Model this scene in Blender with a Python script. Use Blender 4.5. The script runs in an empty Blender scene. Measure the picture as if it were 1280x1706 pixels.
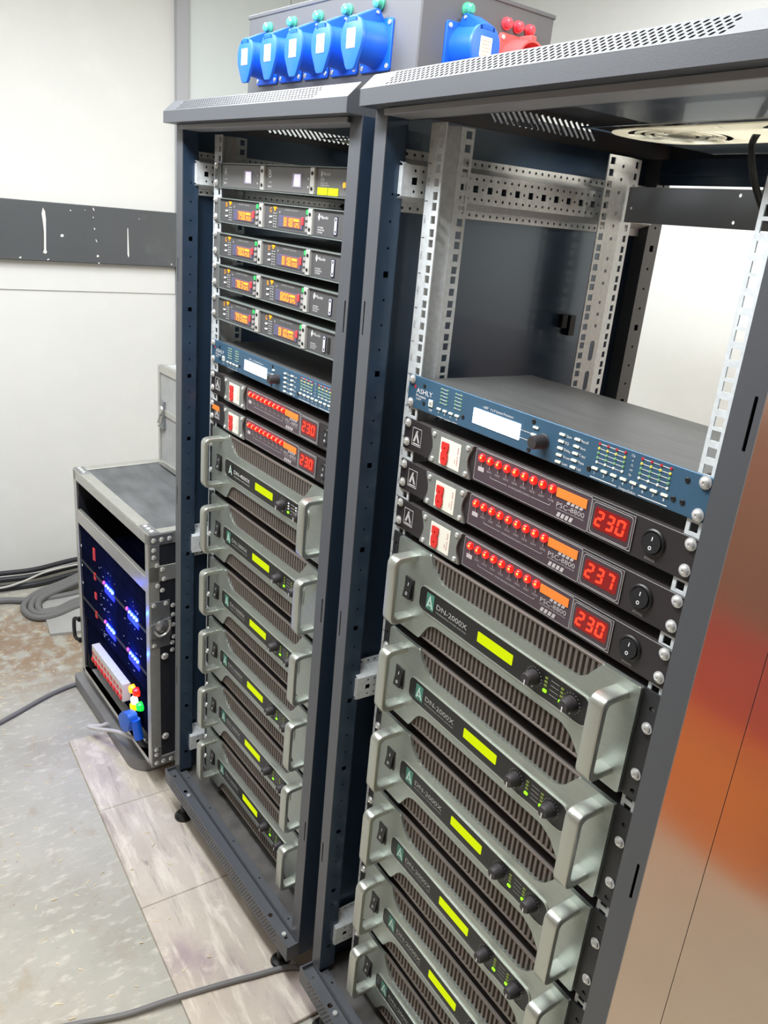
import bpy, bmesh, math, random
from mathutils import Vector, Matrix
from mathutils.geometry import delaunay_2d_cdt
random.seed(7)
sc = bpy.context.scene
COL = sc.collection
ZF = 1.233                      # height of the measuring zero above the floor

# ------------------------------------------------------------------ camera
R = [[0.5467700907, 0.8327222435, 0.0872704596], [0.3329971966, -0.1206398015, -0.9351785420], [-0.7682156826, 0.5403884746, -0.3432564078]]
cam_d = bpy.data.cameras.new('camera'); cam = bpy.data.objects.new('camera', cam_d); COL.objects.link(cam)
cam_d.sensor_fit = 'VERTICAL'; cam_d.sensor_height = 24.0; cam_d.lens = 24.0 * 1317.059 / 1706.0
cam_d.clip_start = 0.02
mw = Matrix(((R[0][0], -R[1][0], -R[2][0], 0.63496), (R[0][1], -R[1][1], -R[2][1], -0.64120), (R[0][2], -R[1][2], -R[2][2], 0.19303 + ZF), (0, 0, 0, 1)))
cam.matrix_world = mw
sc.camera = cam
# ------------------------------------------------------------------ light
sc.view_settings.view_transform = 'Standard'; sc.view_settings.look = 'None'
sc.view_settings.exposure = 0.0; sc.view_settings.gamma = 1.0; sc.view_settings.use_curve_mapping = False
sc.cycles.use_denoising = True
sc.cycles.max_bounces = 8; sc.cycles.diffuse_bounces = 5; sc.cycles.glossy_bounces = 4
sc.cycles.sample_clamp_indirect = 6.0
world = bpy.data.worlds.new('world'); sc.world = world; world.use_nodes = True
world.node_tree.nodes['Background'].inputs[0].default_value = (0.85, 0.92, 1.0, 1)
world.node_tree.nodes['Background'].inputs[1].default_value = 0.2
CEIL = ZF + 1.00
LCOL = (0.965, 0.99, 1.0)
def area(name, loc, sx, sy, power, color=LCOL):
    d = bpy.data.lights.new(name, 'AREA'); d.shape = 'RECTANGLE'; d.size = sx; d.size_y = sy; d.energy = power; d.color = color
    o = bpy.data.objects.new(name, d); COL.objects.link(o); o.location = loc
    return o
def aim(o, ax, ay): o.rotation_euler = (math.radians(ax), math.radians(ay), 0)
aim(area('unseen_lamp_front', (-0.40, -0.52, ZF + 0.86), 1.2, 0.16, 31), 30, 0)  # unseen hanging lamp, placed to brighten the rack tops over the bottoms
area('unseen_lamp_over', (-0.85, 0.06, CEIL - 0.02), 2.0, 0.16, 14)  # unseen strip, placed for the highlight on the lid chamfers
area('unseen_lamp_back', (-0.4, 1.0, CEIL - 0.02), 1.6, 0.4, 7)  # unseen lamp, added to light the back wall and rack interior
area('unseen_lamp_left', (-1.30, -0.9, CEIL - 0.03), 0.5, 1.6, 24)  # unseen lamp, added to light the left wall and floor
area('unseen_lamp_right', (1.20, 0.35, CEIL - 0.03), 0.6, 0.6, 66, (1.0, 0.90, 0.76))  # unseen warm lamp, added to light the crates for their reflection

# ------------------------------------------------------------------ materials
def lin(c):
    out = []
    for v in c:
        v = v / 255.0
        out.append(v / 12.92 if v <= 0.04045 else ((v + 0.055) / 1.055) ** 2.4)
    return (*out, 1.0)
MATS = {}
def M(name, col=(128, 128, 128), rough=0.5, metal=0.0, emit=None, es=1.0, var=0.0, vscale=30.0, bump=0.0, bscale=200.0, stretch=(1, 1, 1), spec=0.5, coat=0.0, rvar=0.0, alpha=None):
    if name in MATS: return MATS[name]
    m = bpy.data.materials.new(name); m.use_nodes = True; nt = m.node_tree; p = nt.nodes['Principled BSDF']
    p.inputs['Base Color'].default_value = lin(col); p.inputs['Roughness'].default_value = rough; p.inputs['Metallic'].default_value = metal
    p.inputs['Specular IOR Level'].default_value = spec; p.inputs['Coat Weight'].default_value = coat
    if emit is not None:
        p.inputs['Emission Color'].default_value = lin(emit); p.inputs['Emission Strength'].default_value = es
    if var or bump or rvar:
        tc = nt.nodes.new('ShaderNodeTexCoord'); mp = nt.nodes.new('ShaderNodeMapping'); mp.inputs['Scale'].default_value = stretch
        nt.links.new(tc.outputs['Object'], mp.inputs['Vector'])
        def noise(s, d=4.0):
            n = nt.nodes.new('ShaderNodeTexNoise'); n.inputs['Scale'].default_value = s; n.inputs['Detail'].default_value = d
            nt.links.new(mp.outputs['Vector'], n.inputs['Vector']); return n
        if var:
            n = noise(vscale); r = nt.nodes.new('ShaderNodeValToRGB')
            b = lin(col); lo = tuple(max(0, v * (1 - var)) for v in b[:3]) + (1,); hi = tuple(min(1, v * (1 + var)) for v in b[:3]) + (1,)
            r.color_ramp.elements[0].color = lo; r.color_ramp.elements[0].position = 0.3
            r.color_ramp.elements[1].color = hi; r.color_ramp.elements[1].position = 0.7
            nt.links.new(n.outputs['Fac'], r.inputs['Fac']); nt.links.new(r.outputs['Color'], p.inputs['Base Color'])
        if rvar:
            n3 = noise(vscale * 0.7); mr = nt.nodes.new('ShaderNodeMapRange')
            mr.inputs['To Min'].default_value = max(0.03, rough - rvar); mr.inputs['To Max'].default_value = min(1, rough + rvar)
            nt.links.new(n3.outputs['Fac'], mr.inputs['Value']); nt.links.new(mr.outputs['Result'], p.inputs['Roughness'])
        if bump:
            n2 = noise(bscale, 2.0); bp = nt.nodes.new('ShaderNodeBump'); bp.inputs['Strength'].default_value = bump; bp.inputs['Distance'].default_value = 0.002
            nt.links.new(n2.outputs['Fac'], bp.inputs['Height']); nt.links.new(bp.outputs['Normal'], p.inputs['Normal'])
    MATS[name] = m
    return m

RACK = M('rack_paint', (80, 83, 88), 0.38, bump=0.05, bscale=900)
RACKSHADE = M('rack_paint_shaded', (38, 54, 74), 0.30, spec=1.0, coat=0.15, bump=0.03, bscale=900)  # rack paint with bluish shade put into its colour
RACKSHADE.node_tree.nodes['Principled BSDF'].inputs['Specular Tint'].default_value = (0.62, 0.80, 1.0, 1)
SIDE = M('rack_side_satin', (176, 162, 152), 0.20, 0.92, bump=0.012, bscale=300)
DUSTY = M('dusty_steel', (86, 84, 82), 0.75, var=0.35, vscale=22)
GALV = M('galvanised', (210, 216, 219), 0.42, 0.12, var=0.10, vscale=140, rvar=0.1)
ZINC = M('zinc_screw', (225, 226, 224), 0.3, 0.6)
AMPF = M('brushed_aluminium', (170, 178, 172), 0.36, 0.78, var=0.10, vscale=60, stretch=(1.2, 1, 30), bump=0.10, bscale=140)
AMPH = M('handle_aluminium', (186, 190, 182), 0.33, 0.72, bump=0.05, bscale=500)
BLACK = M('black_plastic', (24, 25, 26), 0.4)
PANEL = M('black_panel', (44, 40, 42), 0.45, bump=0.06, bscale=700)
CHASS = M('chassis_steel', (78, 72, 70), 0.4, 0.3, var=0.18, vscale=18, stretch=(1, 14, 1))
GRILLE = M('grille_steel', (112, 104, 98), 0.5, 0.3)
GRILLB = M('grille_back', (20, 19, 19), 0.8)
EAR = M('ear_black', (46, 47, 50), 0.45)
WHITE = M('white_print', (225, 225, 225), 0.6)
GREYP = M('grey_print', (160, 160, 160), 0.6)
LIME = M('lime_display', (60, 66, 0), 0.6, spec=0.1, emit=(218, 238, 0), es=0.95)
GREENL = M('green_led', (20, 60, 0), 0.4, emit=(150, 255, 20), es=1.6)
DIML = M('dim_led', (120, 135, 60), 0.4)
TEAL = M('logo_green', (70, 128, 112), 0.5)
TEALH = M('logo_pale', (190, 215, 205), 0.5)
ASHB = M('blue_panel', (62, 96, 122), 0.42, 0.25, var=0.05, vscale=40)
LCDW = M('white_display', (220, 235, 255), 0.4, emit=(236, 246, 255), es=2.6)
BTN = M('pale_button', (226, 230, 216), 0.5)
KNOB = M('knob_rubber', (52, 48, 50), 0.55, bump=0.2, bscale=900)
REDP = M('red_plastic', (214, 44, 40), 0.4)
REDD = M('red_dot', (190, 40, 50), 0.4)
YELD = M('yellow_dot', (214, 206, 90), 0.4)
GRND = M('green_dot', (120, 168, 120), 0.4)
PLATE = M('outlet_plate_metal', (142, 146, 142), 0.42, 0.5, var=0.08, vscale=90)
STICK = M('paper_sticker', (226, 224, 212), 0.7)
ORANGE = M('orange_sticker', (250, 136, 52), 0.6)
REDLED = M('red_lamp', (120, 0, 0), 0.25, emit=(255, 12, 7), es=4.5, coat=0.6)
REDCORE = M('red_lamp_core', (255, 120, 60), 0.3, emit=(255, 150, 70), es=2.2)
REDDIG = M('red_digits', (120, 0, 0), 0.4, emit=(255, 48, 26), es=3.2)
REDWIN = M('red_meter_glass', (66, 20, 22), 0.3, emit=(176, 16, 14), es=0.5)
WINDOW = M('lamp_window', (74, 62, 70), 0.35)
RECF = M('receiver_front', (98, 98, 98), 0.5)
RECR = M('receiver_rim', (128, 136, 134), 0.45, 0.3)
RECM = M('receiver_module', (78, 78, 80), 0.5)
SILV = M('silver_divider', (214, 214, 210), 0.35, 0.5)
RECD = M('receiver_display', (88, 88, 116), 0.35)
ORDIG = M('orange_digits', (200, 110, 20), 0.4, emit=(255, 172, 60), es=1.5)
ORBACK = M('orange_backlight', (120, 84, 76), 0.4, emit=(214, 84, 50), es=0.28)
ORLET = M('orange_letter', (190, 110, 0), 0.4, emit=(255, 176, 20), es=1.1)
GRB = M('green_button', (40, 150, 80), 0.4, emit=(70, 200, 110), es=0.5)
REDTAB = M('red_tab', (190, 60, 70), 0.4, emit=(220, 60, 70), es=0.25)
SCRW = M('pale_screen', (200, 190, 220), 0.4, emit=(220, 214, 240), es=0.8)
YSTK = M('yellow_sticker', (214, 236, 0), 0.6, emit=(214, 236, 0), es=0.12)
BLUE = M('blue_plastic', (36, 104, 214), 0.42)
BLUED = M('blue_plastic_deep', (18, 96, 226), 0.42)
REDS = M('red_socket_plastic', (232, 92, 92), 0.45)
BOXG = M('distribution_box_paint', (90, 92, 97), 0.5, bump=0.03, bscale=500)
GREENP = M('green_lamp_lens', (80, 176, 146), 0.3, coat=0.5)
REDLP = M('red_lamp_lens', (226, 70, 84), 0.3, coat=0.5)
ALU = M('aluminium_profile', (196, 196, 190), 0.35, 0.7, var=0.06, vscale=40)
CASEB = M('case_black_laminate', (34, 36, 44), 0.5, bump=0.08, bscale=400)
CASET = M('case_top_laminate', (92, 94, 96), 0.5, var=0.3, vscale=9, stretch=(1, 2.5, 1))
CASEG = M('case_grey_laminate', (168, 170, 170), 0.6, var=0.12, vscale=14)
CORN = M('corner_steel', (150, 152, 156), 0.35, 0.7)
BLUEL = M('blue_led', (120, 190, 255), 0.4, emit=(150, 220, 255), es=14)
BLUEG = M('blue_led_lens', (0, 20, 160), 0.4, emit=(6, 40, 255), es=1.4)
PINKL = M('pink_led', (255, 60, 150), 0.4, emit=(255, 50, 130), es=6)
DEVB = M('case_device_glare_tint', (18, 22, 44), 0.85, var=0.2, vscale=30, spec=0.0)  # black panels tinted navy to stand for blue LED glare
RUBBER = M('black_rubber_cable', (40, 41, 46), 0.55)
RUBG = M('grey_cable', (112, 112, 112), 0.6)
RUBW = M('white_cable', (200, 198, 192), 0.55)

# ------------------------------------------------------------------ mesh helpers
PL = {'xz': lambda u, v, w: (u, w, v), 'yz': lambda u, v, w: (w, u, v), 'xy': lambda u, v, w: (u, v, w)}
TXT = {}
def text_geo(s):
    if s in TXT: return TXT[s]
    cu = bpy.data.curves.new('t', 'FONT'); cu.body = s; cu.size = 1.0; cu.resolution_u = 2
    ob = bpy.data.objects.new('t', cu); COL.objects.link(ob)
    dg = bpy.context.evaluated_depsgraph_get(); me = bpy.data.meshes.new_from_object(ob.evaluated_get(dg))
    vs = [tuple(v.co) for v in me.vertices]; fs = [tuple(p.vertices) for p in me.polygons]
    bpy.data.objects.remove(ob); bpy.data.curves.remove(cu); bpy.data.meshes.remove(me)
    xs = [v[0] for v in vs] or [0]
    TXT[s] = (vs, fs, min(xs), max(xs)); return TXT[s]
def rrect(u0, u1, v0, v1, r, n=4):
    pts = []
    for cx, cy, a0 in ((u1 - r, v0 + r, -90), (u1 - r, v1 - r, 0), (u0 + r, v1 - r, 90), (u0 + r, v0 + r, 180)):
        for k in range(n + 1):
            a = math.radians(a0 + 90.0 * k / n); pts.append((cx + r * math.cos(a), cy + r * math.sin(a)))
    return pts
def rect(u0, u1, v0, v1): return [(u0, v0), (u1, v0), (u1, v1), (u0, v1)]
def circ(cu, cv, r, n=8, rv=None, rot=0.0):
    rv = rv or r; c, s = math.cos(rot), math.sin(rot); out = []
    for k in range(n):
        a = 2 * math.pi * (k + 0.5) / n; x, y = r * math.cos(a), rv * math.sin(a); out.append((cu + c * x - s * y, cv + s * x + c * y))
    return out
def fillet(poly, rads, n=4):
    out = []; N = len(poly)
    for i, p in enumerate(poly):
        r = rads[i] if isinstance(rads, (list, tuple)) else rads
        if not r: out.append(p); continue
        p = Vector(p); a = Vector(poly[i - 1]) - p; b = Vector(poly[(i + 1) % N]) - p
        r = min(r, a.length * 0.48, b.length * 0.48); A = p + a.normalized() * r; Bp = p + b.normalized() * r
        for k in range(n + 1):
            t = k / n; q = A * (1 - t) ** 2 + p * 2 * t * (1 - t) + Bp * t * t; out.append((q.x, q.y))
    return out
class B:
    def __init__(s): s.bm = bmesh.new()
    def poly(s, vs, fs):
        v = [s.bm.verts.new(c) for c in vs]
        for f in fs:
            try: s.bm.faces.new([v[i] for i in f])
            except ValueError: pass
        return v
    def box(s, x0, x1, y0, y1, z0, z1, bev=0.0, seg=1):
        v = s.poly([(x0, y0, z0), (x1, y0, z0), (x1, y1, z0), (x0, y1, z0), (x0, y0, z1), (x1, y0, z1), (x1, y1, z1), (x0, y1, z1)],
                   [(3, 2, 1, 0), (4, 5, 6, 7), (0, 1, 5, 4), (1, 2, 6, 5), (2, 3, 7, 6), (3, 0, 4, 7)])
        if bev:
            es = list({e for q in v for e in q.link_edges}); bmesh.ops.bevel(s.bm, geom=es, offset=bev, segments=seg, affect='EDGES', profile=0.5)
        return s
    def slab(s, outer, holes, w0, w1, plane='xz', bev=0.0, seg=1, fn=None):
        f3 = fn or PL[plane]; n = len(outer)
        if not holes:
            a = [s.bm.verts.new(f3(u, v, w0)) for u, v in outer]; b = [s.bm.verts.new(f3(u, v, w1)) for u, v in outer]
            fa = s.bm.faces.new(a); s.bm.faces.new(b[::-1])
            for i in range(n): s.bm.faces.new((a[i], b[i], b[(i + 1) % n], a[(i + 1) % n]))
            if bev: bmesh.ops.bevel(s.bm, geom=list(fa.edges), offset=bev, segments=seg, affect='EDGES', profile=0.5)
            return s
        loops = [outer] + holes; flat = [p for l in loops for p in l]
        fcs = []; k = 0
        for l in loops: fcs.append(list(range(k, k + len(l)))); k += len(l)
        res = delaunay_2d_cdt([Vector((u * 1000, v * 1000)) for u, v in flat], [], fcs, 2, 1e-5)
        back = [o_[0] if o_ else 0 for o_ in res[3]]; tri = [tuple(back[i] for i in f) for f in res[2]]
        a = [s.bm.verts.new(f3(u, v, w0)) for u, v in flat]; b = [s.bm.verts.new(f3(u, v, w1)) for u, v in flat]
        for t in tri:
            try: s.bm.faces.new([a[i] for i in t]); s.bm.faces.new([b[i] for i in reversed(t)])
            except ValueError: pass
        k = 0
        for l in loops:
            m = len(l)
            for i in range(m):
                i0, i1 = k + i, k + (i + 1) % m
                try: s.bm.faces.new((a[i0], b[i0], b[i1], a[i1]))
                except ValueError: pass
            k += m
        return s
    def lathe(s, c, axis, prof, n=16):
        ax = Vector(axis).normalized(); t = Vector((0, 0, 1)) if abs(ax.z) < 0.9 else Vector((1, 0, 0))
        e1 = ax.cross(t).normalized(); e2 = ax.cross(e1); c = Vector(c); rings = []
        for r, h in prof:
            if r < 1e-6: rings.append([s.bm.verts.new(c + ax * h)])
            else: rings.append([s.bm.verts.new(c + ax * h + (e1 * math.cos(2 * math.pi * k / n) + e2 * math.sin(2 * math.pi * k / n)) * r) for k in range(n)])
        for a, b in zip(rings, rings[1:]):
            if len(a) == 1 and len(b) == 1: continue
            for k in range(n):
                j = (k + 1) % n
                if len(a) == 1: s.bm.faces.new((a[0], b[k], b[j]))
                elif len(b) == 1: s.bm.faces.new((a[k], b[0], a[j]))
                else: s.bm.faces.new((a[k], b[k], b[j], a[j]))
        if len(rings[0]) > 1: s.bm.faces.new(rings[0])
        if len(rings[-1]) > 1: s.bm.faces.new(rings[-1][::-1])
        return s
    def cyl(s, c, axis, r, h, n=16): return s.lathe(c, axis, [(r, 0), (r, h)], n)
    def tube(s, pts, r, n=8, smooth=6, closed=False):
        P = [Vector(p) for p in pts]
        if smooth and len(P) > 2:
            Q = []
            for i in range(len(P) - 1):
                p0, p1, p2, p3 = P[max(i - 1, 0)], P[i], P[i + 1], P[min(i + 2, len(P) - 1)]
                for k in range(smooth):
                    t = k / smooth
                    Q.append(0.5 * ((2 * p1) + (p2 - p0) * t + (2 * p0 - 5 * p1 + 4 * p2 - p3) * t * t + (3 * p1 - p0 - 3 * p2 + p3) * t ** 3))
            Q.append(P[-1]); P = Q
        rings = []; e1 = None
        for i, p in enumerate(P):
            d = (P[min(i + 1, len(P) - 1)] - P[max(i - 1, 0)]).normalized()
            if e1 is None:
                e1 = d.cross(Vector((0.13, 0.21, 0.97)))
                if e1.length < 1e-3: e1 = d.cross(Vector((1, 0, 0)))
            e1 = (e1 - d * e1.dot(d)).normalized(); e2 = d.cross(e1)
            rings.append([s.bm.verts.new(p + (e1 * math.cos(2 * math.pi * k / n) + e2 * math.sin(2 * math.pi * k / n)) * r) for k in range(n)])
        for a, b in zip(rings, rings[1:]):
            for k in range(n): s.bm.faces.new((a[k], b[k], b[(k + 1) % n], a[(k + 1) % n]))
        s.bm.faces.new(rings[0]); s.bm.faces.new(rings[-1][::-1])
        return s
    def text(s, t, x, z, h, y, align='c', width=None, rot=0.0, fn=None):
        vs, fs, x0, x1 = text_geo(t); k = h / 0.70; kx = k
        if width: kx = width / max(x1 - x0, 1e-6)
        off = {'l': -x0, 'r': -x1, 'c': -(x0 + x1) / 2}[align]; c, sn = math.cos(rot), math.sin(rot); f3 = fn or PL['xz']
        P = []
        for v in vs:
            u, w = (v[0] + off) * kx, (v[1] - 0.35) * k
            P.append(f3(x + c * u - sn * w, z + sn * u + c * w, y))
        s.poly(P, fs); return s
    def seg7(s, ch, x, z, w, h, t, y, slant=0.12):
        S = {'0': 'abcdef', '1': 'bc', '2': 'abged', '3': 'abgcd', '4': 'fgbc', '5': 'afgcd', '6': 'afgedc', '7': 'abc', '8': 'abcdefg', '9': 'abcdfg'}[ch]
        g = t * 0.35
        segs = {'a': (t, w - t, h - t, h), 'd': (t, w - t, 0, t), 'g': (t, w - t, h / 2 - t / 2, h / 2 + t / 2), 'f': (0, t, h / 2 + g, h - g), 'b': (w - t, w, h / 2 + g, h - g), 'e': (0, t, g, h / 2 - g), 'c': (w - t, w, g, h / 2 - g)}
        for q in S:
            a, b, c, d = segs[q]; s.slab([(x + u + slant * v, z + v) for u, v in rect(a, b, c, d)], [], y, y + 0.0004)
        return s
    def mesh(s, name):
        me = bpy.data.meshes.new(name); bmesh.ops.recalc_face_normals(s.bm, faces=s.bm.faces[:]); s.bm.to_mesh(me); s.bm.free()
        me.shade_smooth(); me.set_sharp_from_angle(angle=math.radians(32)); return me
    def flatmesh(s, name):      # flat print: face the front
        me = bpy.data.meshes.new(name); s.bm.to_mesh(me); s.bm.free(); return me
    def obj(s, name, mat, parent=None, loc=None, flat=False):
        return put(name, s.flatmesh(name) if flat else s.mesh(name), mat, parent, loc)
def put(name, me, mat=None, parent=None, loc=None, rot=None):
    if mat is not None and not me.materials: me.materials.append(mat)
    o = bpy.data.objects.new(name, me); COL.objects.link(o); o.parent = parent
    if loc is not None: o.location = loc
    if rot is not None: o.rotation_euler = rot
    return o
def tag(o, label=None, cat=None, group=None, kind=None):
    if label: o['label'] = label
    if cat: o['category'] = cat
    if group: o['group'] = group
    if kind: o['kind'] = kind
    return o
def thing(name, label=None, cat=None, group=None, loc=(0, 0, 0), rot=(0, 0, 0)):
    o = bpy.data.objects.new(name, None); COL.objects.link(o); o.location = loc; o.rotation_euler = rot; o.empty_display_size = 0.05
    return tag(o, label, cat, group)
def copy_tree(o, parent=None):
    c = o.copy(); COL.objects.link(c); c.parent = parent
    for ch in list(o.children): copy_tree(ch, c)
    return c
# left rack pose
LX, LY, LYAW, LROLL, LDZ = -0.6342, -0.0175, 0.0588, -0.0139, -0.0013
def Lw(x, y, z):                # left rack local (measuring zero) -> world
    cr, sr = math.cos(LROLL), math.sin(LROLL); x, z = cr * x - sr * z, sr * x + cr * z
    c, s_ = math.cos(LYAW), math.sin(LYAW); return (LX + c * x - s_ * y, LY + s_ * x + c * y, z + LDZ + ZF)
LROT = (0.0, -LROLL, LYAW)
def pose_right(o, z): o.location = (0, 0, z + ZF); o.rotation_euler = (0, 0, 0); return o
def pose_left(o, z): o.location = Lw(0, 0, z); o.rotation_euler = LROT; return o

# ------------------------------------------------------------------ surfaces with layered procedural wear
def layered(name, base, layers, rough=0.8, bump=0.15, bscale=60):
    """base colour plus noise-masked layers (colour, scale, stretch, lo, hi, amount)."""
    m = bpy.data.materials.new(name); m.use_nodes = True; nt = m.node_tree; p = nt.nodes['Principled BSDF']
    p.inputs['Roughness'].default_value = rough; p.inputs['Specular IOR Level'].default_value = 0.3
    tc = nt.nodes.new('ShaderNodeTexCoord'); cur = None
    for i, (col, scale, stretch, lo, hi, amt) in enumerate(layers):
        mp = nt.nodes.new('ShaderNodeMapping'); mp.inputs['Scale'].default_value = stretch; mp.inputs['Location'].default_value = (i * 3.7, i * 1.9, i * 0.7)
        nt.links.new(tc.outputs['Object'], mp.inputs['Vector'])
        n = nt.nodes.new('ShaderNodeTexNoise'); n.inputs['Scale'].default_value = scale; n.inputs['Detail'].default_value = 6.0; n.inputs['Roughness'].default_value = 0.62
        nt.links.new(mp.outputs['Vector'], n.inputs['Vector'])
        r = nt.nodes.new('ShaderNodeMapRange'); r.inputs['From Min'].default_value = lo; r.inputs['From Max'].default_value = hi; r.inputs['To Max'].default_value = amt
        nt.links.new(n.outputs['Fac'], r.inputs['Value'])
        mx = nt.nodes.new('ShaderNodeMix'); mx.data_type = 'RGBA'
        nt.links.new(r.outputs['Result'], mx.inputs['Factor'])
        if cur is None: mx.inputs['A'].default_value = lin(base)
        else: nt.links.new(cur, mx.inputs['A'])
        mx.inputs['B'].default_value = lin(col); cur = mx.outputs['Result']
    nt.links.new(cur, p.inputs['Base Color'])
    n2 = nt.nodes.new('ShaderNodeTexNoise'); n2.inputs['Scale'].default_value = bscale; n2.inputs['Detail'].default_value = 5.0
    nt.links.new(tc.outputs['Object'], n2.inputs['Vector'])
    bp = nt.nodes.new('ShaderNodeBump'); bp.inputs['Strength'].default_value = bump; bp.inputs['Distance'].default_value = 0.004
    nt.links.new(n2.outputs['Fac'], bp.inputs['Height']); nt.links.new(bp.outputs['Normal'], p.inputs['Normal'])
    return m
CONC = layered('dusty_concrete', (164, 162, 153), [((182, 180, 170), 2.0, (1, 1, 1), 0.38, 0.62, 0.8), ((150, 143, 132), 5, (1, 1, 1), 0.52, 0.70, 0.5), ((206, 203, 192), 55, (1, 0.4, 1), 0.54, 0.66, 0.55), ((160, 146, 126), 18, (0.6, 1, 1), 0.58, 0.70, 0.5), ((120, 112, 112), 75, (1, 1, 1), 0.62, 0.74, 0.45)], 0.85, 0.45, 70)
def dirt(m, centre, r0, r1, col):
    nt = m.node_tree; p = nt.nodes['Principled BSDF']; src = p.inputs['Base Color'].links[0].from_socket
    tc = nt.nodes.new('ShaderNodeTexCoord'); ns = nt.nodes.new('ShaderNodeTexNoise'); ns.inputs['Scale'].default_value = 22.0; ns.inputs['Detail'].default_value = 8.0
    nt.links.new(tc.outputs['Object'], ns.inputs['Vector'])
    vd = nt.nodes.new('ShaderNodeVectorMath'); vd.operation = 'DISTANCE'; vd.inputs[1].default_value = centre; nt.links.new(tc.outputs['Object'], vd.inputs[0])
    mr = nt.nodes.new('ShaderNodeMapRange'); mr.inputs['From Min'].default_value = r1; mr.inputs['From Max'].default_value = r0; nt.links.new(vd.outputs['Value'], mr.inputs['Value'])
    m2 = nt.nodes.new('ShaderNodeMapRange'); m2.inputs['From Min'].default_value = 0.40; m2.inputs['From Max'].default_value = 0.55; nt.links.new(ns.outputs['Fac'], m2.inputs['Value'])
    mu = nt.nodes.new('ShaderNodeMath'); mu.operation = 'MULTIPLY'; nt.links.new(mr.outputs['Result'], mu.inputs[0]); nt.links.new(m2.outputs['Result'], mu.inputs[1])
    mx = nt.nodes.new('ShaderNodeMix'); mx.data_type = 'RGBA'; nt.links.new(mu.outputs['Value'], mx.inputs['Factor']); nt.links.new(src, mx.inputs['A']); mx.inputs['B'].default_value = lin(col)
    nt.links.new(mx.outputs['Result'], p.inputs['Base Color'])
dirt(CONC, (-1.86, -0.22, 0), 0.10, 0.34, (150, 130, 110))
dirt(CONC, (-2.02, -0.36, 0), 0.05, 0.26, (146, 126, 106))
PLY = layered('film_faced_plywood', (184, 174, 162), [((206, 197, 184), 3.2, (1, 1, 1), 0.38, 0.62, 0.85), ((150, 128, 140), 4, (0.7, 1, 1), 0.54, 0.70, 0.75), ((120, 106, 104), 48, (0.10, 1, 1), 0.56, 0.72, 0.6), ((228, 220, 206), 36, (0.16, 1, 1), 0.52, 0.64, 0.6), ((224, 216, 202), 12, (1, 1, 1), 0.57, 0.68, 0.75), ((108, 92, 96), 30, (0.5, 1, 1), 0.66, 0.76, 0.5)], 0.75, 0.35, 90)
WALLM = layered('painted_plaster', (232, 233, 230), [((222, 224, 222), 1.3, (1, 1, 1), 0.4, 0.7, 0.5), ((238, 238, 236), 9, (1, 1, 1), 0.5, 0.7, 0.4)], 0.75, 0.04, 120)
WALLP = layered('partition_board', (226, 233, 233), [((218, 228, 230), 1.1, (1, 1, 1), 0.4, 0.7, 0.5)], 0.55, 0.02, 120)
BANDM = layered('grey_duct_paint', (90, 93, 96), [((80, 82, 86), 2.0, (1, 1, 1), 0.4, 0.7, 0.6), ((118, 122, 122), 6, (1, 1, 1), 0.56, 0.7, 0.5)], 0.42, 0.04, 90)
WALLB = M('bare_brown_cladding', (128, 108, 92), 0.7, var=0.15, vscale=4)
TRIMG = M('grey_profile_paint', (182, 184, 190), 0.45)
CEILM = M('ceiling_paint', (235, 235, 232), 0.8)
def structure(name, b, mat): return tag(b.obj(name, mat), kind='structure')
XW, YW, XE, YS = -2.46, 1.50, 2.4, -2.5
structure('floor', B().box(XW - .1, XE + .1, YS - .1, YW + .1, -0.1, 0.0), CONC)
structure('ceiling', B().box(XW - .1, XE + .1, YS - .1, YW + .1, CEIL, CEIL + 0.1), CEILM)
wl = structure('wall_left', B().box(XW - 0.1, XW, YS, 0.448, 0, CEIL), WALLM)
structure('wall_back', B().box(XW, XE, YW, YW + 0.1, 0, CEIL), WALLM)
structure('wall_right', B().box(XE, XE + 0.1, YS, YW, 0, CEIL), WALLB)
structure('wall_front', B().box(XW, XE, YS - 0.1, YS, 0, CEIL), WALLB)
# partition boards right of the grey profile, and the profile itself
wp = tag(thing('wall_partition'), kind='structure')
for y0, y1 in ((0.493, 0.893), (0.896, 1.296), (1.299, YW)):
    B().box(XW - 0.1, XW + 0.004, y0, y1, 0, CEIL).obj('panel', WALLP, wp)
structure('trim_1', B().box(XW - 0.02, XW + 0.03, 0.448, 0.493, 0, CEIL, 0.003), TRIMG)
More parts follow.
